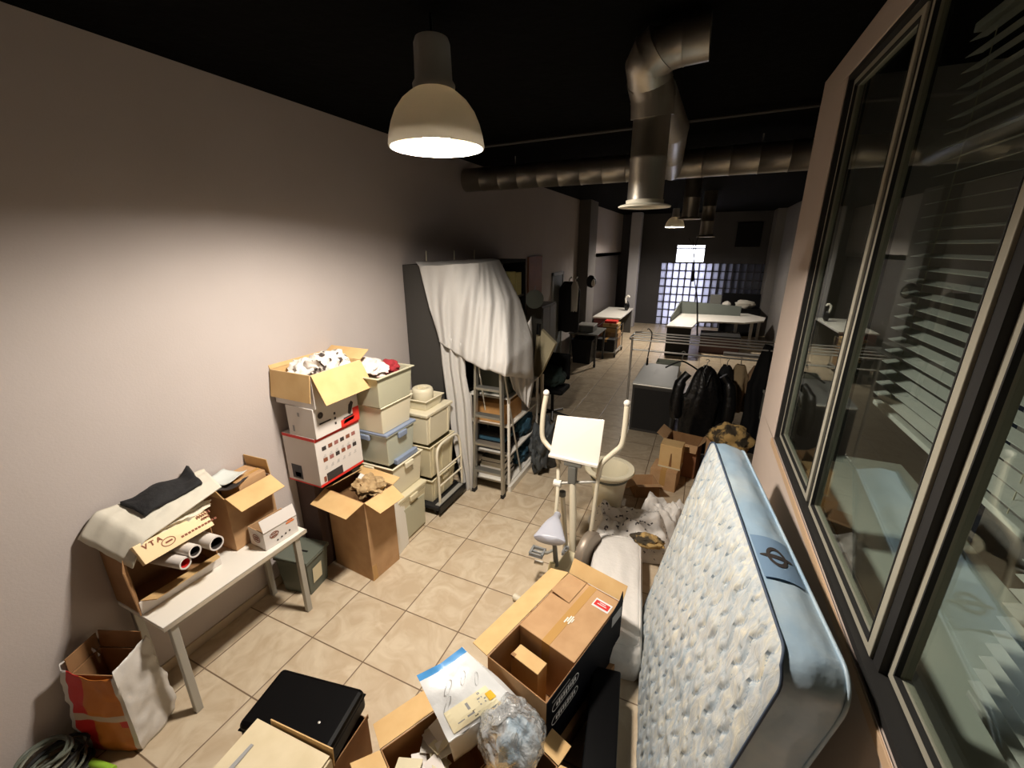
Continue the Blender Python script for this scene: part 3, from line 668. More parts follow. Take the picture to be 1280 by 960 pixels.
pat = mat('patterned_cloth', S(222, 214, 204), .9, bump=(24, .3), var=(16, S(70, 60, 56), .56, .60))
heap('patterned_cloth', 'white cloth with dark pattern bulging out of the topmost carton', 'cloth', (-2.62, 2.33, 1.72), (.16, .17, .11), pat, .35, 1.9, 3)
heap('knitted_cloth', 'dark and white crumpled cloth beside the patterned one in the topmost carton', 'cloth', (-2.72, 2.20, 1.69), (.10, .11, .09), M['cloth_white'], .35, 2.2, 5)
# tall brown carton in front of the tower
bc = thing('cardboard_carton', 'tall brown carton with open flaps on the floor beside the table, kraft paper inside', 'box', (-2.385, 2.262, 0), R_(-5))
carton(bc, .44, .30, .735, M['card'], {'-y': (108, .165, .02), '+x': (112, .15, .02), '+y': (75, .09), '-x': (-60, .12)}, fmat=M['card_light'], inner=M['card_dark'])
mt = MTX[bc.name]
MB().box((.2195, -.148, .0), (.2215, -.10, .14)).obj('tape', M['tape'], bc, world=False)
heap('kraft_paper', 'crumpled brown kraft paper inside the tall brown carton', 'paper', (-2.30, 2.29, .74), (.13, .11, .075), M['paper_tan'], .4, 2.6, 8)
single(MB().slab((-2.46, 2.24, .70), (-2.35, 2.22, .70), (-2.33, 2.33, .80), (-2.44, 2.35, .80), .004), 'paper_sheet', M['paper'], 'white sheet of paper beside the kraft paper in the tall brown carton', 'paper', (-2.4, 2.28, .7))
# ------------------------------------------------------------------ stacks of plastic bins
def bin_(lab, c, w, d, h, m, lip=.014, lid=None, z=0, clip=True, group=None, rz=0., lid_m=None, ribs=0):
    t = thing('storage_bin', lab, 'bin', (c[0], c[1], z), R_(rz), group)
    bd_ = taper(MB(), w/2-.025, d/2-.025, w/2-.004, d/2-.004, h-.02, .005, 0, lip).obj('bin_body', m, t, world=False, bevel=.006)
    if lid:
        MB().box((-w/2-.012, -d/2-.012, h-.012), (w/2+.012, d/2+.012, h+.012)).obj('lid', lid_m or m, t, world=False, bevel=.008)
    if clip:
        MB().box((w/2-.002, -.055, h-.075), (w/2+.024, .055, h-.022)).obj('handle', lid_m or m, bd_, world=False, bevel=.008)
        MB().box((-.055, -d/2-.022, h-.07), (.055, -d/2+.002, h-.022)).obj('handle', lid_m or m, bd_, world=False, bevel=.008)
    for k in range(ribs):
        yy = -d/2+.06+k*(d-.12)/max(1, ribs-1)
        MB().hexa([(w/2-.024, yy-.012, .015), (w/2-.014, yy-.012, .015), (w/2-.014, yy+.012, .015), (w/2-.024, yy+.012, .015), (w/2-.006, yy-.012, h-.03), (w/2+.006, yy-.012, h-.03), (w/2+.006, yy+.012, h-.03), (w/2-.006, yy+.012, h-.03)]).obj('rib', m, bd_, world=False, bevel=.003)
    return t
cx, cy = -2.50, 2.69
# big pale bin on the floor with slatted front panel
b0 = bin_('large cream bin on the floor beside the tall carton, with ridged front', (-2.47, 2.72), .50, .40, .47, M['cream2'], lid=True, ribs=0)
for k in range(4): MB().box((.236+.003*k, -.19, .375+.022*k), (.246+.004*k, .19, .388+.022*k)).obj('ridge', M['cream2'], b0, world=False, bevel=.003)
MB().slab((.236, -.15, .03), (.236, .17, .03), (.247, .17, .35), (.247, -.15, .35), .006).obj('front_panel', M['palegreen'], b0, world=False)
fp = single(MB().slab((-2.19, 2.43, 0), (-2.215, 2.60, 0), (-2.235, 2.60, .50), (-2.21, 2.43, .50), .012), 'board', M['white'], 'narrow white board with a dark slot leaning on the large cream bin', 'board', (-2.2, 2.5, 0), bevel=.002)
bin_('cream bin with clip handles, second from the floor beside the red-edged appliance box', (-2.50, 2.73), .50, .42, .31, M['cream'], z=.486)
b2 = bin_('see-through tub with blue-grey lid in the stack behind the appliance boxes', (-2.50, 2.70), .46, .38, .30, M['translucent'], lid=True, lid_m=M['bluelid'], z=.80)
MB().box((.20, -.1, -.012), (.243, .19, .035)).obj('clip', M['bluelid'], b2, world=False, bevel=.006)
bin_('cream bin directly on the blue-grey lid', (-2.52, 2.68), .50, .40, .255, M['cream'], z=1.113, clip=False, lid=False)
bin_('grey-green open bin at the top of the stack, full of towels', (-2.51, 2.66), .54, .44, .27, M['palegreen'], z=1.36, clip=False, lip=.02)
heap('towel', 'white towel with pink pattern heaped in the topmost grey-green bin', 'towel', (-2.50, 2.62, 1.63), (.16, .13, .085), mat('towel_pink', S(222, 212, 206), .95, bump=(30, .4), var=(9, S(206, 130, 136), .56, .68)), .35, 2., 11)
heap('towel', 'dark red towel in the topmost grey-green bin', 'towel', (-2.42, 2.80, 1.61), (.10, .065, .06), mat('towel_red', S(150, 40, 48), .95, bump=(30, .4)), .25, 2., 13)
# second stack on a platform trolley
tr = thing('platform_trolley', 'black platform trolley with folding tube handle under the cream bins', 'trolley', (-2.47, 3.29, 0))
MB().box((-2.77, 3.03, .07), (-2.17, 3.55, .115)).obj('platform', M['rubber'], tr, bevel=.012)
MB().box((-2.165, 3.03, .045), (-2.15, 3.55, .125)).obj('bumper', M['black'], tr, bevel=.006)
MB().box((-2.225, 3.06, .113), (-2.175, 3.52, .118)).obj('grip_strip', M['steel'], tr)
for x in (-2.7, -2.24):
    for y in (3.1, 3.48): MB().lathe([(0, -.014), (.034, -.014), (.036, 0), (.034, .014), (0, .014)], (0, 0, 0), 20, 0, Matrix.Translation((x, y, .036)) @ Matrix.Rotation(R_(90), 4, 'Y')).obj('wheel', M['rubber'], tr, smooth=True)
hx = -2.20
MB().tube(smooth_pts([(hx, 3.11, .115), (hx, 3.11, .4), (hx-.01, 3.115, .62), (hx-.015, 3.17, .715), (hx-.015, 3.33, .735), (hx-.015, 3.49, .715), (hx-.01, 3.545, .62), (hx, 3.545, .4), (hx, 3.545, .115)], 5), .014, 10).obj('handle_tube', M['offwhite_metal'], tr, smooth=True)
for z in (.30, .45): MB().tube([(hx, 3.11, z), (hx, 3.545, z)], .010, 8).obj('cross_bar', M['offwhite_metal'], tr, smooth=True)
bin_('lowest cream bin on the platform trolley', (-2.50, 3.285), .50, .44, .27, M['cream2'], z=.117, ribs=3)
bin_('cream bin with vertical ribs in the middle of the trolley stack', (-2.50, 3.285), .50, .44, .36, M['cream2'], z=.39, ribs=3, clip=False)
bin_('tall cream bin at the top of the trolley stack, under the basket', (-2.51, 3.28), .50, .44, .32, M['cream'], z=.752, ribs=2, clip=False, lid=True)
bin_('small cream basket on the trolley stack', (-2.47, 3.27), .34, .30, .115, M['cream'], z=1.085, clip=False)
t = thing('plastic_pot', 'round cream plastic pot standing in the small basket on the trolley stack', 'pot', (-2.44, 3.27, 1.092))
MB().lathe([(0, 0), (.085, 0), (.10, .02), (.105, .15), (.098, .175), (.085, .185), (.05, .18), (.045, .172), (0, .172)], (-2.44, 3.27, 1.092), 32).obj('pot_body', M['cream'], t, smooth=True)
MB().box((-2.48, 3.262, 1.264), (-2.40, 3.278, 1.285)).obj('knob', M['cream'], t, bevel=.004)
heap('plastic_bag', 'crumpled clear plastic bag beside the basket on the trolley stack', 'bag', (-2.61, 3.05, 1.155), (.10, .085, .10), mat('clear_plastic_bag', S(200, 200, 196), .15, coat=.6, bump=(18, .6)), .35, 2.4, 15)
heap('patterned_cloth', 'small pale crumpled cloth lying against the dark wardrobe side, behind the bins', 'cloth', (-2.70, 3.13, 1.13), (.09, .06, .075), M['cloth_white'], .3, 2.2, 16)

# ------------------------------------------------------------------ tall wall unit
SX0, SX1, SY0, SY1, SZ = -2.85, -2.44, 3.63, 5.93, 2.42
wu = thing('shelving_unit', 'tall dark grey shelving unit along the left wall, mostly hidden by a draped sheet', 'shelf', (-2.65, 4.78, 0))
MB().box((SX0, SY0, 0), (SX1, SY0+.03, SZ)).obj('side_panel', M['darkgrey'], wu, bevel=.002)
MB().box((SX0, SY1-.04, 0), (SX1, SY1, SZ)).obj('side_panel', M['blackm'], wu, bevel=.002)
MB().box((SX0, SY0+.03, 0), (SX0+.012, SY1-.04, SZ-.03)).obj('back_panel', M['darkgrey'], wu)
MB().box((SX0, SY0+.03, SZ-.04), (SX1, SY1-.04, SZ)).obj('top_panel', M['blackm'], wu, bevel=.002)
for z in (.08, .5, .95, 1.4, 1.9): MB().box((SX0+.012, SY0+.03, z), (SX1-.01, SY1-.04, z+.025)).obj('shelf', M['darkgrey'], wu)
for y in (4.4, 5.15): MB().box((SX0+.012, y, .08), (SX1-.01, y+.025, SZ-.04)).obj('divider', M['darkgrey'], wu)
for k, (w, lab) in enumerate(((.16, 'pale yellow file box on the top shelf of the unit, left of two'), (.17, 'pale yellow file box on the top shelf of the unit, right of two'))):
    y = 5.44+k*.20
    t = thing('file_box', lab, 'box', (-2.6, y, 1.926), group='file boxes on the top shelf')
    MB().box((-2.78, y, 1.926), (-2.46, y+w, 2.26-.02*k)).obj('box_body', M['yellow'], t, bevel=.003)
    MB().box((-2.472, y+w*.25, 2.02), (-2.467, y+w*.75, 2.09)).obj('label', M['cream2'], t)
for k in range(6):
    z0 = (1.427, 1.427, .977, .977, .527, .107)[k]; y = (5.3, 5.6, 5.28, 5.55, 5.4, 5.35)[k]
    t = thing('storage_box', ['dark storage box on the shelf under the yellow file boxes, left one', 'dark storage box on the shelf under the yellow file boxes, right one', 'dark green storage box on the third shelf from the floor, left one', 'dark green storage box on the third shelf from the floor, right one', 'wide dark storage box on the second shelf from the floor', 'wide dark storage box on the lowest shelf of the unit'][k], 'box', (-2.62, y+.1, z0))
    MB().box((-2.8, y, z0), (-2.48, y+(.24, .24, .22, .24, .4, .42)[k], z0+.28)).obj('box_body', [M['rubber'], M['blackm'], M['greytub'], M['greytub'], M['rubber'], M['darkgrey']][k], t, bevel=.006)
    MB().box((-2.81, y-.006, z0+.28), (-2.472, y+(.246, .246, .226, .246, .406, .426)[k], z0+.30)).obj('lid', M['rubber'], t, bevel=.004)
for k, (u, v) in enumerate(((533, 328), (568, 327), (593, 326))):
    p = PX(u, v, -2.72)
    single(MB().tube([(p.x, p.y, SZ), (p.x+.004, p.y, SZ+.13)], [.009, .006], 8), 'hook_stick', M['cream'], ['short white stick on top of the shelving unit, nearest the camera', 'short white stick on top of the shelving unit, middle one', 'short white stick on top of the shelving unit, farthest from the camera'][k], 'stick', (p.x, p.y, SZ), group='white sticks on the shelving unit')
# draped dust sheet: over the unit top, out over the ladder and down
ds = thing('dust_sheet', 'large pale dust sheet draped from the shelving unit over the top of the ladder', 'sheet', (-2.3, 3.9, 1.3))
top_c = [(-2.66, 3.60, 2.45), (-2.58, 3.9, 2.45), (-2.54, 4.3, 2.45), (-2.50, 4.6, 2.45), (-2.48, 4.95, 2.45)]
fl1 = [PY(524, 333, 3.57), PY(566, 331, 3.60), PY(598, 329, 3.85), PY(613, 327, 4.2), PY(624, 325, 4.6)]
mid = [PY(537, 385, 3.56), PY(566, 385, 3.57), PY(600, 385, 3.60), PY(630, 375, 3.85), PY(650, 375, 4.4)]
low = [PY(549, 425, 3.545), PY(575, 437, 3.53), PY(600, 452, 3.50), PY(634, 455, 3.53), PY(666, 425, 4.3)]
bot = [PY(549, 427, 3.545), PY(577, 447, 3.53), PY(600, 460, 3.50), PY(632, 470, 3.52), PY(667, 474, 4.25)]
def ds_f(u, v):
    P = [poly(c, u) for c in (top_c, fl1, mid, low, bot)]
    w = [0, .10, .5, .93, 1.0]
    for i in range(4):
        if v <= w[i+1] or i == 3:
            t = (v-w[i])/(w[i+1]-w[i]); p = lerp(P[i], P[i+1], t); break
    fold = (.020*math.sin(u*30+v*5+2.2*nz(u*4, v*1.5)) + .014*math.sin(u*57+v*9+3*nz(u*3, v)) + .02*nz(u*6, v*2.3))*min(1, v*2.2)
    return p+Vector((.45, -.9, .15))*fold+Vector((0, 0, .006*nz(u*9, v*9)))
MB().grid(ds_f, 90, 50).obj('sheet_cloth', M['dust'], ds, smooth=True, thick=.004, sub=0)
L = [PY(549, 415, 3.58), PY(553, 455, 3.58), PY(560, 500, 3.59), PY(566, 545, 3.59), PY(576, 590, 3.60), PY(581, 615, 3.60)]
Rr = [PY(580, 430, 3.56), PY(582, 470, 3.575), PY(588, 505, 3.585), PY(590, 545, 3.59), PY(592, 585, 3.60), PY(592, 612, 3.60)]
def hf(u, v):
    p = lerp(poly(L, v), poly(Rr, v), u)
    return p+Vector((.2, -1, 0))*(.022*math.sin(u*16+v*2)+.012*nz(u*5, v*4))
MB().grid(hf, 30, 40).obj('hanging_fold', M['dust'], ds, smooth=True, thick=.004)
TL = [PY(634, 455, 3.66), PY(636, 468, 3.75), PY(641, 485, 3.9), PY(652, 500, 4.1)]
TR = [PY(664, 395, 4.45), PY(667, 440, 4.4), PY(668, 478, 4.3), PY(661, 511, 4.2)]
def tf(u, v):
    p = lerp(poly(TL, v), poly(TR, v), u)
    return p+Vector((.6, -.8, 0))*(.02*math.sin(u*22+v*3)+.012*nz(u*5, v*3))
MB().grid(tf, 30, 24).obj('hanging_corner', M['dust'], ds, smooth=True, thick=.004)

# ------------------------------------------------------------------ step ladder
ld = thing('step_ladder', 'aluminium step ladder standing in front of the shelving unit under the sheet', 'ladder', (-1.91, 3.75, 0))
fz = lambda z: ((-2.085+.055*z/1.43, 3.62+.01*z), (-1.735-.01*z, 3.62+.01*z))
ztop = 1.50
for s in (0, 1):
    x0, y0 = fz(0)[s]; x1, y1 = fz(ztop)[s]
    mb = MB(); a, b = .013, .028
    mb.hexa([(x0-a, y0-b, .03), (x0+a, y0-b, .03), (x0+a, y0+b, .03), (x0-a, y0+b, .03), (x1-a, y1-b, ztop), (x1+a, y1-b, ztop), (x1+a, y1+b, ztop), (x1-a, y1+b, ztop)])
    mb.obj('rail', M['alu'], ld, bevel=.003)
    MB().box((x0-.018, y0-.034, 0), (x0+.018, y0+.034, .045)).obj('foot', M['rubber'], ld, bevel=.005)
    MB().tube([(x1, y1+.03, ztop-.02), (x0+(.0), 4.12, .02)], .011, 8).obj('rear_leg', M['alu'], ld)
for z in (.28, .60, .92, 1.22):
    (xa, ya), (xb, yb) = fz(z)
    MB().box((xa+.012, ya-.04, z-.013), (xb-.012, ya+.05, z+.013)).obj('tread', M['alu'], ld, bevel=.003)
MB().box((fz(ztop)[0][0]-.02, 3.58, ztop), (fz(ztop)[1][0]+.02, 3.74, ztop+.025)).obj('top_cap', M['alu'], ld, bevel=.004)
# ------------------------------------------------------------------ low rack and goods behind the ladder
rk = thing('low_rack', 'low white-edged rack behind the ladder, loaded with boxes and folded things', 'shelf', (-2.05, 4.3, 0))
for z in (.05, .40, .74, 1.06): MB().box((-2.22, 3.80, z), (-1.74, 4.66, z+.02)).obj('rack_shelf', M['white'], rk, bevel=.002)
for x in (-2.21, -1.75):
    for y in (3.81, 4.65): MB().box((x-.012, y-.012, 0), (x+.012, y+.012, 1.08)).obj('post', M['white'], rk)
t = thing('file_case', 'dark grey-green case behind the top of the ladder', 'case', (-1.98, 4.0, 1.082)); MB().box((-2.16, 3.86, 1.082), (-1.79, 4.2, 1.40)).obj('case_body', M['greytub'], t, bevel=.01); MB().box((-1.792, 3.95, 1.2), (-1.77, 4.1, 1.23)).obj('handle', M['black'], t, bevel=.005)
t = thing('wooden_crate', 'plain wooden box on the rack behind the ladder', 'box', (-1.98, 4.0, .762)); MB().box((-2.16, 3.84, .762), (-1.79, 4.25, .98)).obj('crate_body', M['wood'], t, bevel=.003); MB().box((-2.165, 3.835, .97), (-1.785, 4.255, .99)).obj('lid', M['wood'], t, bevel=.002)
for k in range(4):
    single(MB().box((-2.16+.01*k, 3.84-.004*k, .422+.055*k), (-1.79-.012*k, 4.2, .422+.055*k+.05)), 'folded_cloth', [M['cloth_black'], M['blackm'], M['teal'], M['cloth_black']][k], ['folded black cloth at the bottom of the pile behind the ladder', 'dark folded cloth second from the bottom behind the ladder', 'folded blue cloth near the top of the pile behind the ladder', 'folded black cloth on top of the pile behind the ladder'][k], 'cloth', (-1.98, 4.0, .422+.055*k), group='folded cloths on the rack', bevel=.018)
for k in range(5):
    t = thing('book', 'book %s of the pile low behind the ladder' % ['at the bottom', 'second from the bottom', 'in the middle', 'second from the top', 'on top'][k], 'book', (-1.98, 3.95, .072+.05*k), group='books behind the ladder')
    x0, x1 = -2.15+.012*k, -1.83-.01*(k % 3)
    MB().box((x0, 3.84, .072+.05*k), (x1, 4.12, .072+.05*k+.047)).obj('pages', M['paper'], t)
    MB().box((x0-.004, 3.836, .116+.05*k), (x1+.004, 4.124, .1205+.05*k)).obj('cover', [M['darkgrey'], M['midgrey'], M['cream2'], M['darkgrey'], M['midgrey']][k], t)
heap('blue_bag', 'blue cloth bag stuffed on the rack to the right of the ladder', 'bag', (-1.83, 4.40, .56), (.085, .22, .14), M['teal'], .28, 2.2, 21)
heap('dark_bag', 'dark grey rumpled bag beside the rack, right of the hanging sheet', 'bag', (-1.58, 4.40, .30), (.14, .25, .33), mat('dark_bag_cloth', S(64, 68, 70), .8, bump=(16, .6)), .42, 2.4, 22, flat=.0)
heap('blue_cloth', 'crumpled blue cloth on the lowest shelf of the rack', 'cloth', (-1.84, 4.38, .20), (.085, .24, .12), M['teal'], .35, 2.3, 23)
single(MB().box((-1.735, 3.74, .0), (-1.70, 4.5, .07)), 'floor_plank', M['white'], 'white edged plank on the floor along the rack', 'plank', (-1.72, 4.1, 0), bevel=.003)

# ------------------------------------------------------------------ farther along the left wall
single(MB().slab((-2.84, 7.0, 1.605), (-2.84, 7.65, 1.605), (-2.84, 7.65, 2.42), (-2.84, 7.0, 2.42), .03), 'wood_panel', M['brownwood'], 'brown wooden panel on the wall beyond the shelving unit', 'panel', (-2.845, 7.3, 1.66))
t = thing('cabinet', 'tall grey cabinet beside the brown panel beyond the shelving unit', 'cabinet', (-2.6, 7.3, 0))
MB().box((-2.845, 6.95, 0), (-2.55, 7.7, 1.60)).obj('cabinet_body', M['midgrey'], t, bevel=.004)
for k in (0, 1): d_ = MB().box((-2.55, 6.97+.365*k, .06), (-2.535, 7.32+.365*k, 1.57)).obj('door', M['midgrey'], t, bevel=.003); MB().tube([(-2.528, 7.28+.1*k, .9), (-2.528, 7.28+.1*k, 1.0)], .006, 6).obj('handle', M['chrome'], d_)
t = thing('plate_clock', 'round grey plate on the wall beside the shelving unit', 'plate', (-2.40, 6.05, 1.55))
p = PY(668, 374, 6.05)
MB().lathe([(0, 0), (.13, 0), (.14, .01), (.10, .014), (0, .012)], (0, 0, 0), 30, 0, Matrix.Translation(p) @ Matrix.Rotation(R_(90), 4, 'X') @ Matrix.Rotation(R_(30), 4, 'Y')).obj('plate_body', M['greytub'], t, smooth=True)
MB().tube([p+Vector((0, .01, .13)), p+Vector((0, .03, .2))], .006, 6).obj('hanger', M['steel'], t)
# floor lamp with slanted beige shade
fl = PZ(676, 548)
t = thing('floor_lamp', 'cream standing pole with tilted beige shade beyond the draped sheet', 'lamp', tuple(fl))
MB().tube([fl+Vector((0, 0, .02)), fl+Vector((0, 0, .95))], .026, 14).obj('pole', M['offwhite_metal'], t, smooth=True)
MB().lathe([(0, 0), (.12, 0), (.12, .02), (.03, .035), (0, .035)], tuple(fl), 28).obj('base', M['offwhite_metal'], t, smooth=True)
yy = fl.y
q = [PY(666, 470, yy), PY(670, 418, yy+.1), PY(676, 412, yy+.1), PY(694, 430, yy-.05), PY(676, 468, yy-.12), PY(668, 478, yy-.1)]
mb = MB(); n = len(q); cc = sum((Vector(a) for a in q), Vector())/n
dd = Vector((0, .10, .0))
mb.add(q+[Vector(a)+dd for a in q], [tuple(range(n))[::-1], tuple(range(n, 2*n))]+[(k, (k+1) % n, n+(k+1) % n, n+k) for k in range(n)])
mb.obj('lamp_shade', mat('beige_shade', S(196, 184, 150), .8), t, bevel=.01)
MB().tube([PY(673, 418, yy+.05), PY(674, 405, yy+.05)], .03, 10).obj('socket', M['black'], t)
# dark bag / chair beside the lamp
t = thing('office_chair', 'black office chair beyond the cream pole lamp', 'chair', (-2.15, 6.0, 0))
for k in range(5):
    a = 2*math.pi*k/5; MB().tube([(-2.0, 6.0, .1), (-2.0+.28*math.cos(a), 6.0+.28*math.sin(a), .06)], [.022, .014], 8).obj('leg', M['black'], t)
MB().tube([(-2.0, 6.0, .08), (-2.0, 6.0, .45)], .025, 10).obj('column', M['black'], t)
MB().box((-2.22, 5.78, .45), (-1.78, 6.22, .53)).obj('seat', M['blackm'], t, bevel=.03)
MB().box((-2.22, 6.2, .58), (-1.8, 6.27, 1.0)).obj('backrest', M['blackm'], t, bevel=.03)
heap('dark_bag', 'dark green bag lying on the black office chair', 'bag', (-2.0, 5.96, .70), (.2, .18, .17), mat('dark_green_cloth', S(40, 56, 52), .9), .2, 2, 25)

# coats on the pier
for k, (u, v, m_, lab) in enumerate(((712, 352, M['cloth_black'], 'long black coat hanging on the wall before the pier'), (719, 352, M['white'], 'white cloth hanging beside the long black coat'))):
    top = PY(u, v, 8.85-.25*k); t = thing('hanging_coat', lab, 'coat', (top.x, top.y, top.z-1.2))
    w, h, dth = ((.30, 1.05, .22), (.10, .6, .08))[k]
    MB().grid(lambda a, b: top+Vector(((.5+.5*min(1, b*6))*w*.8*math.cos(a*2*math.pi)*(1-.2*b*k), (.5+.5*min(1, b*6))*dth*.5*math.sin(a*2*math.pi), -h*b+.012*math.sin(a*40)*b)), 40, 24, closeu=True).obj('coat_body', m_, t, smooth=True)
    MB().tube(smooth_pts([top+Vector((0, 0, -.02)), top+Vector((0, 0, .05)), top+Vector((.03, .05, .09)), top+Vector((0, .1, .06))]), .012, 8).obj('hook', M['chrome'], t)
cap = PY(739, 352, 9.98); t = thing('hanging_hat', 'black and white cap hanging on the corner of the pier', 'cap', tuple(cap))
MB().blob(cap, (.12, .09, .14), .1, 2, 31, 3).obj('crown', M['black'], t, smooth=True)
MB().blob(cap+Vector((.06, -.06, -.02)), (.05, .04, .08), .1, 2, 32, 3).obj('patch', M['white'], t, smooth=True)
# far work tables
t = thing('work_table', 'small dark-topped table on castors by the pier', 'table', (-2.4, 9.4, 0))
MB().box((-2.7, 9.1, .72), (-2.05, 10.0, .75)).obj('table_top', M['midgrey'], t, bevel=.004)
for x, y in ((-2.66, 9.14), (-2.09, 9.14), (-2.66, 9.96), (-2.09, 9.96)):
    MB().box((x-.02, y-.02, .06), (x+.02, y+.02, .72)).obj('leg', M['darkgrey'], t); MB().lathe([(0, -.02), (.04, -.02), (.04, .02), (0, .02)], (0, 0, 0), 14, 0, Matrix.Translation((x, y, .04)) @ Matrix.Rotation(R_(90), 4, 'Y')).obj('castor', M['rubber'], t)
t = thing('crate', 'grey case standing on the dark-topped table by the pier', 'box', (-2.35, 9.5, .752)); MB().box((-2.56, 9.3, .752), (-2.2, 9.7, .90)).obj('crate_body', M['midgrey'], t, bevel=.01); MB().box((-2.57, 9.29, .88), (-2.19, 9.71, .905)).obj('lid', M['steel'], t, bevel=.006)
t = thing('storage_bin', 'black plastic bin under the dark-topped table by the pier', 'bin', (-2.45, 9.6, 0)); taper(MB(), .2, .25, .24, .29, .55, lip=.015).obj('bin_body', M['black'], t, world=False, bevel=.01); MB().box((.23, -.08, .47), (.27, .08, .52)).obj('handle', M['black'], t, world=False)
t = thing('desk', 'long desk with pale top along the alcove, beyond the dark-topped table', 'table', (-2.4, 12.2, 0))
MB().box((-2.75, 11.5, .72), (-2.0, 13.6, .76)).obj('table_top', M['laminate'], t, bevel=.004)
for y in (11.52, 13.54): MB().box((-2.72, y, 0), (-2.03, y+.04, .72)).obj('side_panel', mat('red_brown_side', S(92, 40, 34), .6) if y < 12 else M['darkgrey'], t)
MB().box((-2.74, 11.56, .2), (-2.71, 13.54, .72)).obj('back_panel', M['darkgrey'], t)
bt = thing('goods_trolley', 'wheeled cage trolley with cartons beside the dark-topped table', 'trolley', (-2.1, 10.55, 0))
MB().box((-2.34, 10.2, .10), (-1.84, 11.1, .13)).obj('platform', M['steel'], bt)
for x in (-2.33, -1.85):
    for y in (10.21, 11.09):
        MB().tube([(x, y, .03), (x, y, .72)], .012, 8).obj('post', M['steel'], bt)
        MB().lathe([(0, -.015), (.045, -.015), (.045, .015), (0, .015)], (0, 0, 0), 14, 0, Matrix.Translation((x, y, .048)) @ Matrix.Rotation(R_(90), 4, 'Y')).obj('castor', M['rubber'], bt)
for z in (.42, .72): MB().tube([(-2.33, 10.21, z), (-1.85, 10.21, z), (-1.85, 11.09, z), (-2.33, 11.09, z)], .009, 6, closed=True).obj('rail', M['black'], bt)
for k, (lo, hi, m_, lab) in enumerate((((-2.31, 10.23, .132), (-1.88, 10.62, .42), M['rubber'], 'black crate on the wheeled cage trolley'), ((-2.31, 10.64, .132), (-1.88, 11.05, .52), M['card'], 'brown carton on the wheeled cage trolley'), ((-2.28, 10.66, .523), (-1.9, 11.03, .74), M['card_light'], 'pale carton on top of the brown one on the cage trolley'))):
    t = thing('cardboard_box', lab, 'box', ((lo[0]+hi[0])/2, (lo[1]+hi[1])/2, lo[2])); MB().box(lo, hi).obj('box_body', m_, t, bevel=.004); MB().box(((lo[0]+hi[0])/2-.03, lo[1]-.001, hi[2]-.06), ((lo[0]+hi[0])/2+.03, hi[1]+.001, hi[2]+.001)).obj('tape', M['tape'], t)
single(MB().box((-2.25, 10.7, .742), (-1.95, 10.98, .80)), 'red_book', M['red'], 'red and white packet on the pale carton of the cage trolley', 'packet', (-2.1, 10.85, .742), bevel=.004)
t = thing('tape_dispenser', 'dark tool with white top standing on the far desk', 'tool', (-2.1, 13.0, .762)); MB().blob((-2.1, 13.0, .9), (.07, .1, .14), .2, 2, 41, 3).obj('tool_body', M['black'], t, smooth=True); MB().tube(smooth_pts([(-2.12, 12.95, .98), (-2.14, 12.95, 1.12), (-2.08, 12.95, 1.2), (-2.04, 12.95, 1.15)]), .025, 8).obj('handle', M['white'], t, smooth=True)
# ------------------------------------------------------------------ mattress leaning on the partition
FD = Vector((-.128, .9918, 0)).normalized()                 # along the mattress, away from the camera
n_t = Vector((.343, 1.085, 1.48)); n_b = Vector((.046, 1.08, .0)) 
UPV = Vector((.297, 0, 1.48)); UPV = (UPV - FD*UPV.dot(FD)).normalized()
TH = FD.cross(UPV); TH = TH if TH.x > 0 else -TH; TH = TH.normalized()  # thickness direction, towards the wall
ORG = Vector((.046, 1.08, .012)); LEN, HGT, THK = 1.56, 1.50, .175
mt_ = thing('mattress', 'quilted blue and cream mattress in clear plastic leaning against the partition on the right', 'mattress', tuple(ORG+FD*LEN/2))
def rr(a, b, r):                              # rounded rectangle coordinate helper: pull corners in
    return a
RC = .10
def mface(u, v, side):
    """u along length, v up; corners rounded by RC; side 0 front, 1 back"""
    x = u*LEN; y = v*HGT
    cx = min(max(x, RC), LEN-RC); cy = min(max(y, RC), HGT-RC)
    dx, dy = x-cx, y-cy
    if dx and dy:
        k = max(abs(dx), abs(dy))/math.hypot(dx, dy); x, y = cx+dx*k, cy+dy*k
    return x, y
def quilt(x, y, line=False):
    row = .105; yy = x/row
    k = math.floor(yy); ph = (k % 2)*.5
    s = y/.13+ph
    sc = abs(math.sin(s*math.pi))**.85
    d1 = (yy-k) + .30*sc
    d1 = d1-math.floor(d1)
    if line: return min(d1, 1-d1)
    a = math.exp(-(min(d1, 1-d1)/.11)**2)
    b = math.exp(-((abs((s % 1)-0.0 if (s % 1) < .5 else (s % 1)-1))/.06)**2)*.45
    return -.011*a + .007*nz(x*5, y*14, 4) + .006*nz(x*9, y*9)+.004*nz(x*24, y*14)
def edge_fall(x, y):
    d = min(x, LEN-x, y, HGT-y); return min(1., max(0., d/.07))
def fr_(u, v):
    x, y = mface(u, v, 0); e = edge_fall(x, y)
    bulge = .045*math.sin(math.pi*u)**.6*math.sin(math.pi*min(1, v*1.02))**.6 if 0 < u < 1 and 0 < v < 1 else 0
    return ORG+FD*x+UPV*y+TH*(-quilt(x, y)*e-bulge+.012*(1-e)**2)
def bk_(u, v):
    x, y = mface(u, v, 1); e = edge_fall(x, y)
    return ORG+FD*x+UPV*y+TH*(THK+.004*e)
NU, NV = 250, 210
mb = MB(); mb.grid(fr_, NU, NV, 0, lambda u, v: 1 if (quilt(u*LEN, v*HGT, True) < .034 and .03 < u < .97 and .03 < v < .97) else 0)
def loop(fn, n):
    pts = [(i/n, 0) for i in range(n)]+[(1, i/n) for i in range(n)]+[(1-i/n, 1) for i in range(n)]+[(0, 1-i/n) for i in range(n)]
    return pts
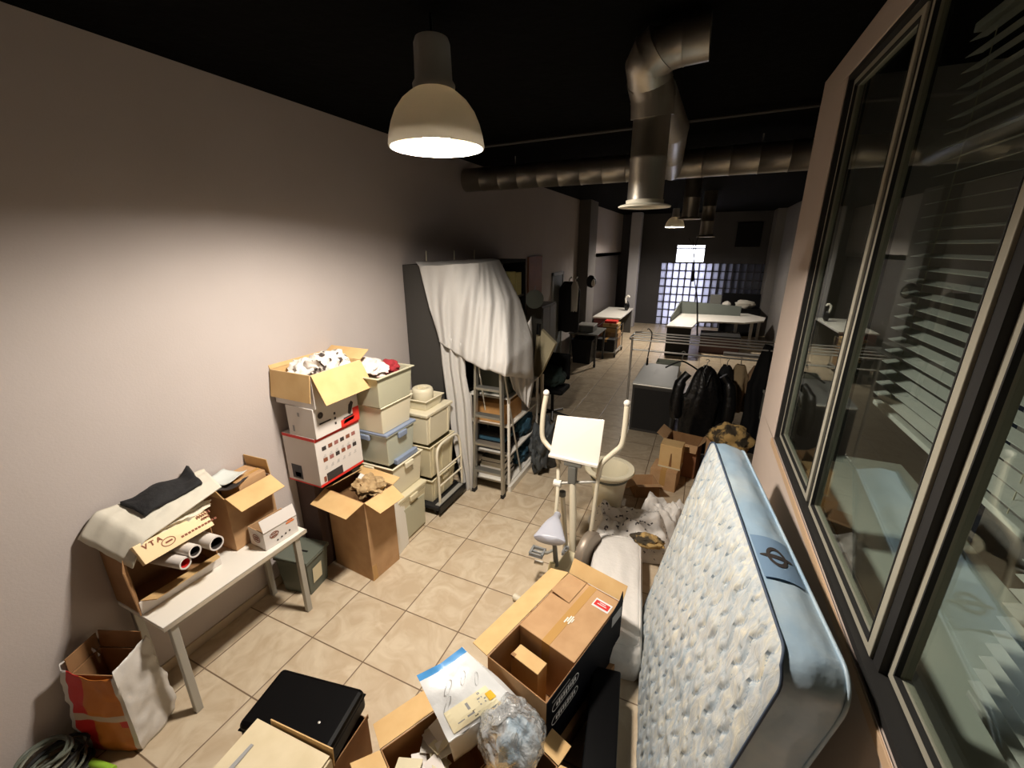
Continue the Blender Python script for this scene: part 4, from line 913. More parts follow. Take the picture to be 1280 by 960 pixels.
qm = bpy.data.materials.new('mattress_ticking'); qm.use_nodes = True; nt = qm.node_tree; b = nt.nodes['Principled BSDF']; L_ = nt.links.new; N_ = nt.nodes.new
tc = N_('ShaderNodeTexCoord'); mp = N_('ShaderNodeMapping'); mp.inputs['Rotation'].default_value = (R_(30), R_(20), R_(20)); mp.inputs['Scale'].default_value = (16, 12, 4); L_(tc.outputs['Object'], mp.inputs[0])
no = N_('ShaderNodeTexNoise'); no.inputs['Scale'].default_value = 2.4; no.inputs['Detail'].default_value = 3; no.inputs['Distortion'].default_value = 1.2; L_(mp.outputs[0], no.inputs['Vector'])
cr = N_('ShaderNodeValToRGB'); e = cr.color_ramp.elements
e[0].position = .26; e[0].color = S(154, 172, 188); e[1].position = .76; e[1].color = S(220, 216, 198)
for p_, c_ in ((.36, S(172, 185, 193)), (.48, S(188, 195, 198)), (.58, S(196, 200, 196))):
    q_ = e.new(p_); q_.color = c_
L_(no.outputs['Fac'], cr.inputs[0]); L_(cr.outputs[0], b.inputs['Base Color'])
b.inputs['Roughness'].default_value = .55; b.inputs['Coat Weight'].default_value = .55; b.inputs['Coat Roughness'].default_value = .16
n2 = N_('ShaderNodeTexNoise'); n2.inputs['Scale'].default_value = 9; n2.inputs['Detail'].default_value = 5; n2.inputs['Distortion'].default_value = 2.; L_(tc.outputs['Object'], n2.inputs['Vector'])
b2_ = N_('ShaderNodeBump'); b2_.inputs['Strength'].default_value = .55; b2_.inputs['Distance'].default_value = .03; L_(n2.outputs['Fac'], b2_.inputs['Height']); L_(b2_.outputs[0], b.inputs['Coat Normal'])
b3_ = N_('ShaderNodeBump'); b3_.inputs['Strength'].default_value = .25; b3_.inputs['Distance'].default_value = .02; L_(no.outputs['Fac'], b3_.inputs['Height']); L_(b3_.outputs[0], b.inputs['Normal'])
border = mat('mattress_border', S(158, 184, 204), .4, coat=.6, bump=(7, .5), var=(5, S(184, 200, 208), .4, .66))
mb.obj('front_panel', [qm, mat('mattress_stitch', S(150, 164, 176), .6, coat=.4)], mt_, smooth=True)
MB().grid(bk_, 40, 40).obj('back_panel', border, mt_, smooth=True)
lp = loop(None, 110)
P0 = [fr_(min(max(u, 0), 1), min(max(v, 0), 1)) for u, v in lp]; P1 = [bk_(u, v) for u, v in lp]
ctr = ORG+FD*LEN/2+UPV*HGT/2+TH*THK/2
mb = MB(); nl = len(lp); nk = 8
def bd(i, k):
    a = lerp(P0[i], P1[i], k/nk); o = a-ctr; o -= TH*o.dot(TH)
    return a+o.normalized()*(.016*math.sin(math.pi*k/nk)+.005*nz(i*.13, k*.5))
mb.v = [bd(i, k) for k in range(nk+1) for i in range(nl)]
mb.f = [(k*nl+i, k*nl+(i+1) % nl, (k+1)*nl+(i+1) % nl, (k+1)*nl+i) for k in range(nk) for i in range(nl)]; mb.mi = [0]*len(mb.f)
mb.obj('border', border, mt_, smooth=True)
MB().tube([p-TH*.002+(p-ctr).normalized()*.004 for p in P0], .0048, 8, closed=True).obj('piping', M['piping'], mt_, smooth=True)
MB().tube([p+(p-ctr).normalized()*.003 for p in P1], .006, 8, closed=True).obj('piping', border, mt_, smooth=True)
# emblem label on the top border
def top_pt(x, s): return ORG+FD*x+UPV*(HGT+.019*math.sin(math.pi*max(.05, min(.95, s)))+.002)+TH*(THK*s)
lx0, lx1 = .36, .60
MB().grid(lambda u, v: top_pt(lx0+(lx1-lx0)*u, .12+.76*v)+UPV*.001, 10, 10).obj('label', M['label_blue'], mt_, smooth=True)
em = MB()
def ring(cx, cs, rx, rs, th, a0=0, a1=360, n=24):
    vs = []; fs = []
    for k in range(n+1):
        a = R_(a0+(a1-a0)*k/n)
        for q in (1, 1-th): vs.append(top_pt(cx+rx*q*math.cos(a), cs+rs*q*math.sin(a))+UPV*.003)
    for k in range(n): fs.append((2*k, 2*k+2, 2*k+3, 2*k+1))
    em.add(vs, fs)
c_ = (lx0+lx1)/2
ring(c_, .5, .055, .20, .34)
ring(c_, .5, .012, .33, .95)
em.obj('emblem', M['ink'], mt_)

# ------------------------------------------------------------------ exercise machine with white reading panel
bk = thing('exercise_bike', 'cream exercise bike with grey saddle, upright arms and white reading panel', 'exercise bike', (-.78, 2.95, 0))
def T(name, pts, r, m=M['offwhite_metal'], seg=12, sm=True): return MB().tube(smooth_pts(pts, 5) if len(pts) > 2 else pts, r, seg).obj(name, m, bk, smooth=sm)
ya, yb = 3.05, 2.94
pa, pb, pc, pd = PY(697, 519, ya), PY(756, 525, ya), PY(748, 583, yb), PY(687, 569, yb)
MB().slab(pd, pc, pb, pa, .014).obj('reading_panel', M['laminate'], bk, bevel=.003)
MB().slab(pd+Vector((0, -.02, .0)), pc+Vector((0, -.02, 0)), pc+Vector((0, -.02, .022)), pd+Vector((0, -.02, .022)), .03).obj('panel_ledge', M['laminate'], bk, bevel=.003)
pm = (pd+pc)/2
MB().box(pm+Vector((-.07, -.03, -.04)), pm+Vector((.07, .03, -.005))).obj('panel_clamp', M['midgrey'], bk, bevel=.005)
T('center_post', [PZ(716, 704, .10), pm+Vector((-.01, .02, -.03))], [.030, .026])
MB().box(pm+Vector((-.035, -.03, -.20)), pm+Vector((.03, .035, -.04))).obj('clamp_head', M['midgrey'], bk, bevel=.01)
# swinging arms
sh_r = PY(757, 570, 3.0); sh_l = PY(697, 575, 3.0)
armR = T('arm', [PY(784, 507, 3.05), PY(781, 535, 3.04), PY(777, 556, 3.03), PY(767, 566, 3.02), PY(752, 580, 3.0), PY(748, 596, 3.0)], .021)
armL = T('arm', [PY(683, 494, 3.08), PY(679, 518, 3.07), PY(678, 545, 3.06), PY(684, 556, 3.05), PY(694, 566, 3.02), PY(699, 580, 3.0)], .021)
for q, ar in ((PY(784, 504, 3.05), armR), (PY(683, 491, 3.08), armL)): MB().blob(q, (.026, .026, .026), 0, 1, 0, 3).obj('knob', M['white'], ar, smooth=True)
T('lower_arm', [PY(748, 594, 3.0), PY(742, 640, 2.98), PY(735, 690, 2.96)], .016)
T('lower_arm', [PY(698, 578, 3.0), PY(697, 615, 2.9), PY(694, 650, 2.83)], .015)
MB().lathe([(0, -.03), (.03, -.03), (.03, .03), (0, .03)], (0, 0, 0), 18, 0, Matrix.Translation(PY(697, 604, 2.93)) @ Matrix.Rotation(R_(90), 4, 'Y')).obj('pivot', M['white'], bk, smooth=True)
T('cross_bar', [PY(697, 604, 2.93), PY(748, 602, 3.0)], .012, M['steel'])
MB().tube([PY(703, 620, 2.98), PY(707, 690, 2.98)], [.02, .024], 12).obj('damper', M['offwhite_metal'], bk, smooth=True)
MB().lathe([(0, -.02), (.028, -.02), (.028, .02), (0, .02)], tuple(PY(703, 617, 2.98)), 16).obj('damper_cap', M['midgrey'], bk, smooth=True)
# base frame, housing, feet
hb = PZ(712, 712, .12)
hz = Matrix.Translation((hb.x, hb.y, 0)) @ Matrix.Rotation(R_(-14), 4, 'Z')
MB().hexa([hz @ Vector(p) for p in ((-.09, -.28, .02), (.07, -.28, .02), (.07, .12, .02), (-.09, .12, .02), (-.07, -.22, .20), (.05, -.22, .20), (.05, .08, .24), (-.07, .08, .24))]).obj('housing', M['cream2'], bk, bevel=.02)
MB().lathe([(0, -.035), (.17, -.035), (.18, -.02), (.18, .02), (.17, .035), (0, .035)], (0, 0, 0), 36, 0, hz @ Matrix.Translation((.06, .18, .20)) @ Matrix.Rotation(R_(90), 4, 'Y')).obj('flywheel', mat('flywheel_bronze', S(150, 138, 124), .45, .4), bk, smooth=True)
for yy in (-.42, .34): MB().tube([hz @ Vector((-.24, yy, .03)), hz @ Vector((.2, yy, .03))], .025, 12).obj('floor_bar', M['offwhite_metal'], bk, smooth=True); 
MB().tube([hz @ Vector((-.01, -.42, .045)), hz @ Vector((-.01, .34, .045))], .028, 12).obj('base_rail', M['offwhite_metal'], bk, smooth=True)
# saddle on its post
sc = PY(692, 657, 2.58)
def sad(u, v):
    a = u*2*math.pi; s = v  # v from nose(0)..back
    L = .36; x = (v-.5)*L
    w = (.028+.10*max(0, (v-.25)/.75)**1.1)*(1 if v < .93 else math.sqrt(max(0., 1-((v-.93)/.07)**2)))*(1 if v > .04 else math.sqrt(v/.04))
    hh = .04*(1 if v < .93 else math.sqrt(max(0., 1-((v-.93)/.07)**2)))*(1 if v > .04 else math.sqrt(v/.04))
    yv = w*math.cos(a); zv = hh*math.sin(a)*(1.2 if math.sin(a) < 0 else .8)+.02*v*v
    return sc+Vector((.12*0+yv, -x, zv+.02*math.cos(2*math.pi*(v-.5))))
sm_ = MB().grid(sad, 28, 26, closeu=True)
rz_ = Matrix.Translation(sc) @ Matrix.Rotation(R_(8), 4, 'Z') @ Matrix.Translation(-sc); sm_.v = [rz_ @ p for p in sm_.v]
sm_.obj('saddle', M['saddle'], bk, smooth=True)
T('saddle_post', [sc+Vector((.0, 0, -.03)), Vector((sc.x+.02, sc.y+.08, .05))], [.016, .022], M['midgrey'])
MB().box(sc+Vector((-.03, -.04, -.10)), sc+Vector((.025, .04, -.03))).obj('saddle_clamp', M['black'], bk, bevel=.006)
T('seat_tube', [Vector((sc.x+.0, sc.y-.0, .28)), Vector((sc.x-.02, sc.y-.1, .03))], .024, mat('cream_yellow_tube', S(222, 212, 168), .4))
# pedals
for (u, v, y) in ((672, 690, 2.62), (712, 690, 2.9)):
    c = PY(u, v, y)
    ringb = MB(); 
    for lo, hi in (((-.055, -.05, -.012), (-.04, .05, .014)), ((.04, -.05, -.012), (.055, .05, .014)), ((-.055, -.05, -.012), (.055, -.036, .014)), ((-.055, .036, -.012), (.055, .05, .014)), ((-.055, -.01, -.01), (.055, .01, .008))): ringb.box(Vector(lo)+c, Vector(hi)+c)
    pe_ = ringb.obj('pedal', M['pedal'], bk, bevel=.003)
    MB().tube([c, c+Vector((.07, .02, -.0)), c+Vector((.09, .10, -.03))], .012, 8).obj('crank', M['steel'], pe_, smooth=True)
c = PY(668, 702, 2.6); MB().tube([c, c+Vector((.07, .01, 0))], .016, 10).obj('foot_roller', M['white'], bk, smooth=True)

# ------------------------------------------------------------------ round white tub behind the bike
rc = PZ(762, 586, .52)
t = thing('round_tub', 'round cream tub with wide flat rim behind the exercise bike', 'tub', (rc.x, rc.y, 0))
MB().lathe([(0, .01), (.11, .01), (.125, .03), (.165, .36), (.19, .49), (.235, .51), (.242, .525), (.235, .54), (.185, .535), (.165, .48), (.13, .2), (0, .17)], (rc.x, rc.y, 0), 44, mtx=None).obj('tub_body', M['cream'], t, smooth=True)
MB().lathe([(.0, .30), (.136, .30), (.136, .304), (0, .304)], (rc.x, rc.y, 0), 40).obj('inner_lining', M['midgrey'], t, smooth=True)
MB().lathe([(.0, .0), (.14, 0), (.14, .014), (0, .014)], (rc.x, rc.y, 0), 30).obj('tub_foot', M['midgrey'], t)
MB().lathe([(.180, .44), (.186, .44), (.188, .46), (.184, .465)], (rc.x, rc.y, 0), 40).obj('rim_band', M['greytub'], t, smooth=True)

# ------------------------------------------------------------------ clothes rack with garments
rk2 = thing('clothes_rack', 'chrome clothes rack with shelf bars beyond the mattress', 'clothes rack', (0, 5.9, 0))
rx0, rx1, ry0, ry1, rz2 = -.84, 1.55, 5.60, 6.14, 1.44
for k in range(4):
    y = ry0+(ry1-ry0)*k/3; ins = .05 if k in (0, 3) else 0
    MB().tube([(rx0+ins, y, rz2), (rx1-ins, y, rz2)], .0105, 8).obj('top_bar', M['chrome'], rk2, smooth=True)
for x, s in ((rx0, 1), (rx1, -1)):
    MB().tube(smooth_pts([(x+.08*s, ry0, rz2), (x+.02*s, ry0+.02, rz2), (x, ry0+.08, rz2), (x, ry1-.08, rz2), (x+.02*s, ry1-.02, rz2), (x+.08*s, ry1, rz2)], 4), .011, 8).obj('end_bar', M['chrome'], rk2, smooth=True)
    MB().tube([(x, (ry0+ry1)/2, .06), (x, (ry0+ry1)/2, rz2)], .014, 10).obj('upright', M['chrome'], rk2, smooth=True)
    MB().tube([(x, ry0, .06), (x, ry1, .06)], .014, 10).obj('foot_bar', M['chrome'], rk2, smooth=True)
    for y in (ry0, ry1): MB().lathe([(0, -.012), (.028, -.012), (.028, .012), (0, .012)], (0, 0, 0), 14, 0, Matrix.Translation((x, y, .028)) @ Matrix.Rotation(R_(90), 4, 'Y')).obj('castor', M['rubber'], rk2)
RZ = 1.24; RY = 5.9
MB().tube([(rx0, RY, RZ), (rx1, RY, RZ)], .012, 10).obj('hanging_rail', M['chrome'], rk2, smooth=True)
def hanger(x, y, z, w, rz, lab, m=M['black']):
    t = thing('clothes_hanger', lab, 'hanger', (x, y, z), R_(rz))
    MB().tube(smooth_pts([(.0, 0, -.10), (0, 0, -.03), (.025, 0, .0), (.02, 0, .028), (0, 0, .034), (-.02, 0, .02)]), .005, 8).obj('hook', M['steel'], t, world=False, smooth=True)
    MB().tube(smooth_pts([(-w, 0, -.20), (-w*.5, 0, -.14), (0, 0, -.10), (w*.5, 0, -.14), (w, 0, -.20)]), .011, 8).obj('shoulder_bar', m, t, world=False, smooth=True)
    return t
hanger(-.18, RY, RZ, .2, 10, 'empty black hanger on the clothes rack above the grey cabinet')
hanger(-.62, RY, RZ, .02, 80, 'black hanger hooked at the left end of the clothes rack')
single(MB().tube(smooth_pts([(-.60, 5.72, 1.20), (-.58, 5.72, 1.44), (-.58, 5.72, 1.52), (-.62, 5.72, 1.57), (-.64, 5.72, 1.56)]), .007, 8), 'hook', M['black'], 'black hook standing up from the left end of the clothes rack', 'hook', (-.6, 5.72, 1.2), smooth=True)
def garment(name, lab, cat, x, y, ztop, w, d, h, m, rz=0, seed=0, taper_=1.0, grp=None, sleeves=False, hang=True):
    t = thing(name, lab, cat, (x, y, ztop), R_(rz), grp)
    def fn(u, v):
        a = u*2*math.pi
        sh = min(1, .22+1.15*v**.55) if v < .35 else 1
        ww = w/2*sh*(1+(taper_-1)*v); dd = d/2*(.5+.5*min(1, v*4))
        f = 1+.10*math.sin(a*7+seed+3*nz(v*2, seed))*min(1, v*2)+.12*nz(math.cos(a)*1.5, v*3, seed)
        return Vector((ww*math.cos(a)*f, dd*math.sin(a)*f, -h*v+.02*nz(math.cos(a)*2, v*2, seed+3)))
    MB().grid(fn, 52, 34, closeu=True).obj('garment_body', m, t, world=False, smooth=True)
    if sleeves:
        for s in (-1, 1):
            MB().tube(smooth_pts([(s*w*.40, 0, -.10), (s*w*.56, -.02, -.22), (s*w*.62, -.05, -.45), (s*w*.60, -.06, -.68)], 5), [.05]*5+[.07]*5+[.075]*5+[.06], 14).obj('sleeve', m, t, world=False, smooth=True)
        MB().tube(smooth_pts([(-.06, -.05, -.03), (-.03, -.10, -.10), (0, -.11, -.22), (.03, -.10, -.10), (.06, -.05, -.03), (0, .05, .0)], 4), .016, 8, closed=True).obj('collar', m, t, world=False, smooth=True)
    if hang: MB().tube(smooth_pts([(0, 0, -.02), (0, 0, .05), (.02, 0, .075), (0, 0, .095), (-.02, 0, .08)]), .005, 8).obj('hanger_hook', M['steel'], t, world=False, smooth=True)
    return t
garment('leather_coat', 'long shiny black leather coat hanging near the left half of the clothes rack', 'coat', .12, 5.58, 1.18, .50, .26, 1.12, M['leather'], 8, 2, .9, sleeves=True, hang=True)
garment('black_coat', 'black matt coat hanging next to the leather coat on the rack', 'coat', .36, RY+.02, RZ-.1, .36, .2, 1.0, M['cloth_black'], 40, 7)
for k, (x, m_, lab) in enumerate(((.52, M['cloth_beige'], 'beige garment on the rack behind the black coats, left of two'), (.72, mat('tan_cloth', S(150, 124, 98), .9, bump=(30, .3)), 'tan garment on the rack behind the black coats, right of two'))):
    garment('hanging_shirt', lab, 'garment', x, RY+.12, RZ-.1, .26, .22, .62, m_, 75, 12+k, grp='beige garments on the rack')
single(MB().tube([(.30, RY+.1, RZ+.03), (.85, RY+.1, RZ+.03)], .03, 12), 'rolled_cloth', M['cloth_white'], 'rolled white cloth lying along the hanging rail of the rack', 'cloth', (.55, RY+.1, RZ), smooth=True)
garment('black_bag', 'long black garment bag hanging over the right part of the rack top', 'garment bag', .74, 5.66, 1.49, .26, .24, 1.35, M['blackm'], 20, 18, 1.1, hang=False)
# grey cabinet under the rack
fc = thing('metal_cabinet', 'low dark cabinet with brushed metal top under the left end of the clothes rack', 'cabinet', (-.50, 6.3, 0), R_(-2))
MB().box((-.29, -.30, .0), (.29, .42, .70)).obj('cabinet_body', M['darkgrey'], fc, world=False, bevel=.008)
MB().box((-.30, -.31, .70), (.30, .43, .725)).obj('cabinet_top', M['alu'], fc, world=False, bevel=.01)
MB().hexa([(-.295, -.305, .725), (.295, -.305, .725), (.295, .42, .725), (-.295, .42, .725), (-.29, -.29, .74), (.29, -.29, .74), (.25, .42, .86), (-.25, .42, .86)]).obj('sloped_cover', mat('pale_metal_cover', S(232, 234, 230), .35), fc, world=False, bevel=.006)
MB().box((-.26, -.302, .04), (.26, -.30, .66)).obj('front_panel', M['rubber'], fc, world=False)
t = thing('plastic_carrier', 'translucent pale crate with handle hole behind the metal-topped cabinet', 'crate', (-.44, 6.9, .70))
mbq = MB(); taper(mbq, .15, .1, .18, .12, .16); mbq.v = [p+Vector((-.40, 6.90, .70)) for p in mbq.v]; mbq.obj('crate_body', M['translucent'], t, bevel=.005); MB().box((-.6, 6.78, 0), (-.2, 7.02, .70)).obj('crate_base', M['translucent'], t, bevel=.01)
MB().box((-.47, 6.775, .80), (-.33, 6.785, .83)).obj('handle_hole', M['darkgrey'], t)
# cartons under the coats
c1 = thing('cardboard_carton', 'closed brown carton on the floor in front of the leather coat, lower of two', 'box', (-.17, 4.62, 0), R_(-8))
MB().box((-.14, -.13, 0), (.14, .13, .235)).obj('box_body', M['card'], c1, world=False, bevel=.003); MB().box((-.03, -.1315, .05), (.03, .131, .2365)).obj('tape', M['tape'], c1, world=False)
c2 = thing('cardboard_box', 'upright light brown box with dark stain standing on the closed carton', 'box', (-.13, 4.66, .238), R_(-6))
MB().box((-.115, -.09, 0), (.115, .09, .27)).obj('box_body', M['card_light'], c2, world=False, bevel=.003)
MB().grid(lambda u, v: Vector((.03*(u-.5)*(1-.6*v)+.01, -.0915, .02+.16*v)), 4, 6).obj('stain', mat('stain_brown', S(120, 84, 50), .8), c2, world=False)
MB().box((-.118, -.093, -.002), (.118, .093, .014)).obj('base_edge', M['cream2'], c2, world=False)
c3 = thing('cardboard_carton', 'open reddish-brown carton behind the stained box, below the leather coat', 'box', (-.02, 5.05, 0), R_(-10))
carton(c3, .36, .30, .42, mat('cardboard_reddish', S(146, 100, 70), .85), {'-x': (60, .12), '-y': (130, .10), '+x': (40, .1)}, fmat=M['card'], inner=M['card_dark'])
c4 = thing('cardboard_carton', 'flattened carton leaning beside the round tub', 'box', (-.36, 4.35, 0), R_(25))
carton(c4, .26, .22, .16, M['card_dark'], {'-x': (110, .14), '-y': (70, .1)}, inner=M['card'])
# paper sack with camouflage cloth
sk = thing('paper_sack', 'brown paper sack with white handle beside the partition end, stuffed with camouflage cloth', 'bag', (.40, 4.72, 0), R_(12))
carton(sk, .34, .26, .60, M['card'], {}, inner=M['card_dark'], name='sack_body')
MB().tube(smooth_pts([(-.06, .12, .60), (-.05, .10, .70), (.02, .09, .72), (.06, .12, .60)]), .008, 8).obj('handle', M['white'], sk, world=False, smooth=True)
camo = mat('camouflage_cloth', S(60, 52, 38), .9, bump=(18, .4), var=(9, S(176, 146, 92), .46, .54))
heap('camouflage_cloth', 'camouflage-patterned cloth bulging from the brown paper sack', 'cloth', (.42, 4.68, .66), (.20, .16, .16), camo, .3, 2., 51)
single(MB().tube(smooth_pts([(.42, 4.1, .02), (.45, 4.0, .45), (.455, 3.95, .72), (.47, 3.9, .75), (.48, 3.86, .70), (.47, 3.9, .3)]), .012, 8), 'wire_hanger', M['steel'], 'bent wire leaning on the partition end beside the paper sack', 'wire', (.43, 4.0, 0), smooth=True)
for k in range(3):
    t = thing('storage_box', ['pale grey box on the floor at the right end of the rack', 'pale grey box second from the floor at the right end of the rack', 'pale grey box on top of the stack at the right end of the rack'][k], 'box', (.98, 5.40, .33*k), R_(6*k-5), 'pale boxes at the end of the rack')
    MB().box((-.2, -.18, .002), (.2, .18, .29)).obj('box_body', M['midgrey'], t, world=False, bevel=.006); MB().box((-.21, -.19, .29), (.21, .19, .325)).obj('lid', M['steel'], t, world=False, bevel=.006)

# ------------------------------------------------------------------ bedding between bike and mattress
pb_ = thing('floor_mattress', 'white folded mattress pad lying on the floor beside the leaning mattress', 'mattress pad', (-.35, 2.65, 0), R_(8))
def pad(u, v):
    a = u*2*math.pi
    cx, cy = math.cos(a), math.sin(a); k = (abs(cx)**14+abs(cy)**14)**(-1/14)
    x, y = cx*k, cy*k
    prof = [(1.0, 0), (1.02, .06), (1.02, .15), (.97, .21), (.85, .235), (.45, .25), (0, .255)]
    n_ = len(prof)-1; i = min(int(v*n_), n_-1); t_ = v*n_-i
    r = prof[i][0]*(1-t_)+prof[i+1][0]*t_; z = prof[i][1]*(1-t_)+prof[i+1][1]*t_
    return Vector((x*r*.195, y*r*.58, z+.012*nz(x*r*3, y*r*3)*(v > .3)))
MB().grid(pad, 64, 24, closeu=True).obj('pad_body', M['cloth_white'], pb_, world=False, smooth=True)
MB().tube([pad(k/48, .58)*1.0 for k in range(48)], .006, 6, closed=True).obj('piping', M['cloth_white'], pb_, world=False, smooth=True)
def field(cx, cy, w, d, h, m, name, lab, cat, seed, rot=0, nx=46, ny=36, z0=0.):
    c, s = math.cos(R_(rot)), math.sin(R_(rot))
    def fn(u, v):
        x, y = (u-.5)*w, (v-.5)*d
        x += .05*nz(v*4, seed); y += .05*nz(u*4, seed+3)
        e = max(0, 1-max(abs(u-.5), abs(v-.5))*2); e = min(1, e*3.5)
        z = z0+e*h*(.72+.5*nz(u*3.2, v*3.2, seed)+.20*abs(nz(u*8, v*8, seed+1)))+.006
        return Vector((cx+x*c-y*s, cy+x*s+y*c, max(.006, z)))
    mb = MB().grid(fn, nx, ny)
    # closing bottom
    o = len(mb.v); rim = [i for i in range(nx+1)]+[(j*(nx+1)+nx) for j in range(1, ny+1)]+[ny*(nx+1)+i for i in range(nx-1, -1, -1)]+[j*(nx+1) for j in range(ny-1, 0, -1)]
    mb.f.append(tuple(rim)); mb.mi.append(0)
    return single(mb, name, m, lab, cat, (cx, cy, 0), smooth=True)
leaf = mat('leaf_print_sheet', S(218, 214, 208), .9, bump=(22, .3), var=(24, S(58, 54, 56), .60, .63))
field(-.38, 3.46, .74, .56, .30, leaf, 'bed_sheet', 'white bed sheet with dark leaf print heaped on the floor behind the white pad', 'sheet', 61, 10)
field(-.12, 3.85, .42, .46, .26, M['cloth_white'], 'bed_linen', 'plain pale linen heaped between the leaf-print sheet and the mattress', 'sheet', 66, -10)
heap('camouflage_cloth', 'small piece of camouflage cloth between the leaf-print sheet and the white pad', 'cloth', (-.19, 3.19, .25), (.13, .07, .05), camo, .3, 2., 71)
# ------------------------------------------------------------------ black-printed carton with inner carton
A = Vector((-.455, 1.411, 0)); LD = Vector((.275, .961, 0)).normalized(); SD = Vector((-.961, .275, 0)).normalized()
LEN2, WID2, Z0, ZT = .80, .39, .12, .50
ctr2 = A+LD*LEN2/2+SD*WID2/2
ang = math.atan2(LD.y, LD.x)
low = thing('cardboard_box', 'flat brown carton under the black-printed carton', 'box', (ctr2.x+.02, ctr2.y+.0, 0), ang)
MB().box((-.40, -.21, 0), (.36, .17, Z0-.002)).obj('box_body', M['card_dark'], low, world=False, bevel=.003); MB().box((-.401, -.05, .02), (.361, .01, Z0-.0015)).obj('tape', M['tape'], low, world=False)
oc = thing('cardboard_carton', 'large open carton with a black printed side and white oval marks in the foreground', 'box', (ctr2.x, ctr2.y, Z0), ang)
carton(oc, LEN2, WID2, ZT-Z0, M['card'], {'+y': (100, .13, .02), '+x': (35, .10)}, fmat=M['card_light'], inner=M['card_dark'])
mt = MTX[oc.name]; loc = lambda x, y, z: mt @ Vector((x, y, z))
MB().slab(*[Vector(p) for p in ((-.40, -.1975, .0), (.40, -.1975, .0), (.40, -.1975, .395), (-.40, -.1975, .385))], t=.004).obj('printed_side', M['card_black'], oc, world=False)
MB().slab(*[Vector(p) for p in ((.20, -.199, .39), (.40, -.199, .39), (.405, -.19, .46), (.36, -.195, .43))], t=.004).obj('flap', M['card_black'], oc, world=False)
fo = loc(0, -.2, 0); uxx = mt.to_3x3() @ Vector((1, 0, 0)); uzz = Vector((0, 0, 1))
for k, zc in enumerate((.295, .20)):
    o = fo+uxx*(-.235)+uzz*zc
    mtx = frame_mtx(o, uxx, uzz); mb = MB(); pts = []
    hw, hr = .095, .028
    for j in range(40):
        a = 2*math.pi*j/40; pts.append((hw*(1 if math.cos(a) > 0 else -1)+hr*math.cos(a), hr*math.sin(a)))
    vs = []
    for (x, y) in pts:
        s = (abs(x)-.004)/abs(x) if abs(x) > .01 else 1; vs += [(x, y, .002), (x*s, y*.85, .002)]
    mb.add(vs, [(2*j, 2*((j+1) % 40), 2*((j+1) % 40)+1, 2*j+1) for j in range(40)], 0, mtx); mb.obj('oval_print', M['ink_white'], oc)
    decal([(-.085+.021*j, -.012-.004*(j % 3 == 1), -.085+.021*j+.013, .012+.005*(j % 2)) for j in range(9)], o, uxx, uzz, M['ink_white'], 'lettering', oc)
decal([(-.36, .345, -.20, .352)], fo, uxx, uzz, M['ink_grey'], 'lettering', oc)
decal([(.26, .30, .38, .375)], fo, uxx, uzz, M['ink_grey'], 'label', oc)
inb = thing('cardboard_box', 'taped brown carton with a red and white sticker sitting inside the black-printed carton', 'box', tuple(loc(.125, .0, .012)), ang)
MB().box((-.262, -.186, 0), (.262, .186, .375)).obj('box_body', M['card'], inb, world=False, bevel=.004)
m2 = MTX[inb.name]; l2 = lambda x, y, z: m2 @ Vector((x, y, z))
MB().box((-.2635, -.026, .16), (.2635, .026, .3762)).obj('tape', M['tape'], inb, world=False)
dx, dy = (m2.to_3x3() @ Vector((1, 0, 0))), (m2.to_3x3() @ Vector((0, 1, 0)))
o = l2(.165, -.115, .377)
decal([(-.035, -.055, .035, .055)], o, dx, dy, M['ink_white'], 'sticker', inb, .001); decal([(-.022, -.047, .022, .047)], o, dx, dy, M['ink_red'], 'sticker_print', inb, .0022)
decal([(-.006, -.03, .0, .03), (.008, -.02, .013, .02)], o, dx, dy, M['ink_white'], 'sticker_text', inb, .003)
o = l2(-.05, -.02, .377)
decal([(-.03, -.012, .035, -.004), (-.02, .0, .03, .008), (-.035, .012, .01, .02), (-.01, -.022, .02, -.015)], o, dx, dy, mat('torn_tape', S(228, 222, 208), .4), 'torn_label', inb, .0015)
MB().slab(*[l2(*p) for p in ((.05, .05, .379), (.258, .05, .379), (.258, .184, .383), (.05, .184, .40))], t=.003).obj('flap', M['card'], inb)
sb = thing('cardboard_box', 'small pale carton upright in the front end of the black-printed carton', 'box', tuple(loc(-.235, .05, .01)), ang)
MB().box((-.04, -.10, 0), (.045, .085, .315)).obj('box_body', M['card_light'], sb, world=False, bevel=.003); MB().box((-.041, .06, .30), (-.02, .086, .316)).obj('notch', M['card_dark'], sb, world=False)

# ------------------------------------------------------------------ front carton with mailing bag and plastic bag
fc2 = thing('cardboard_carton', 'open carton full of paper scraps at the bottom edge of the photo', 'box', (-.86, 1.10, 0), R_(62))
carton(fc2, .44, .36, .36, M['card'], {'+x': (118, .16, .01), '+y': (105, .16, .02), '-y': (50, .14), '-x': (70, .14)}, fmat=M['card_light'], inner=M['card_dark'])
for k in range(12):
    a = random.uniform(0, 6.28); c = Vector((-.90+random.uniform(-.10, .10), 1.13+random.uniform(-.13, .13), .27+.008*k))
    d = Vector((math.cos(a), math.sin(a), random.uniform(-.2, .3)))*.06; e_ = Vector((-math.sin(a), math.cos(a), random.uniform(-.3, .3)))*.035
    single(MB().slab(c-d-e_, c+d-e_, c+d+e_, c-d+e_, .003), 'paper_scrap', [M['paper'], M['cream2'], M['card_white']][k % 3], 'scrap of white paper in the open carton at the bottom edge', 'paper', tuple(c), group='paper scraps in the front carton')
mbg = thing('mailing_bag', 'white plastic mailing bag with blue top edge and yellow sticker standing in the front carton', 'mailing bag', (-.83, 1.22, .30))
q00, q10, q11, q01 = PZ(590, 918, .44), PZ(655, 868, .44), PZ(578, 812, .60), PZ(521, 848, .60)
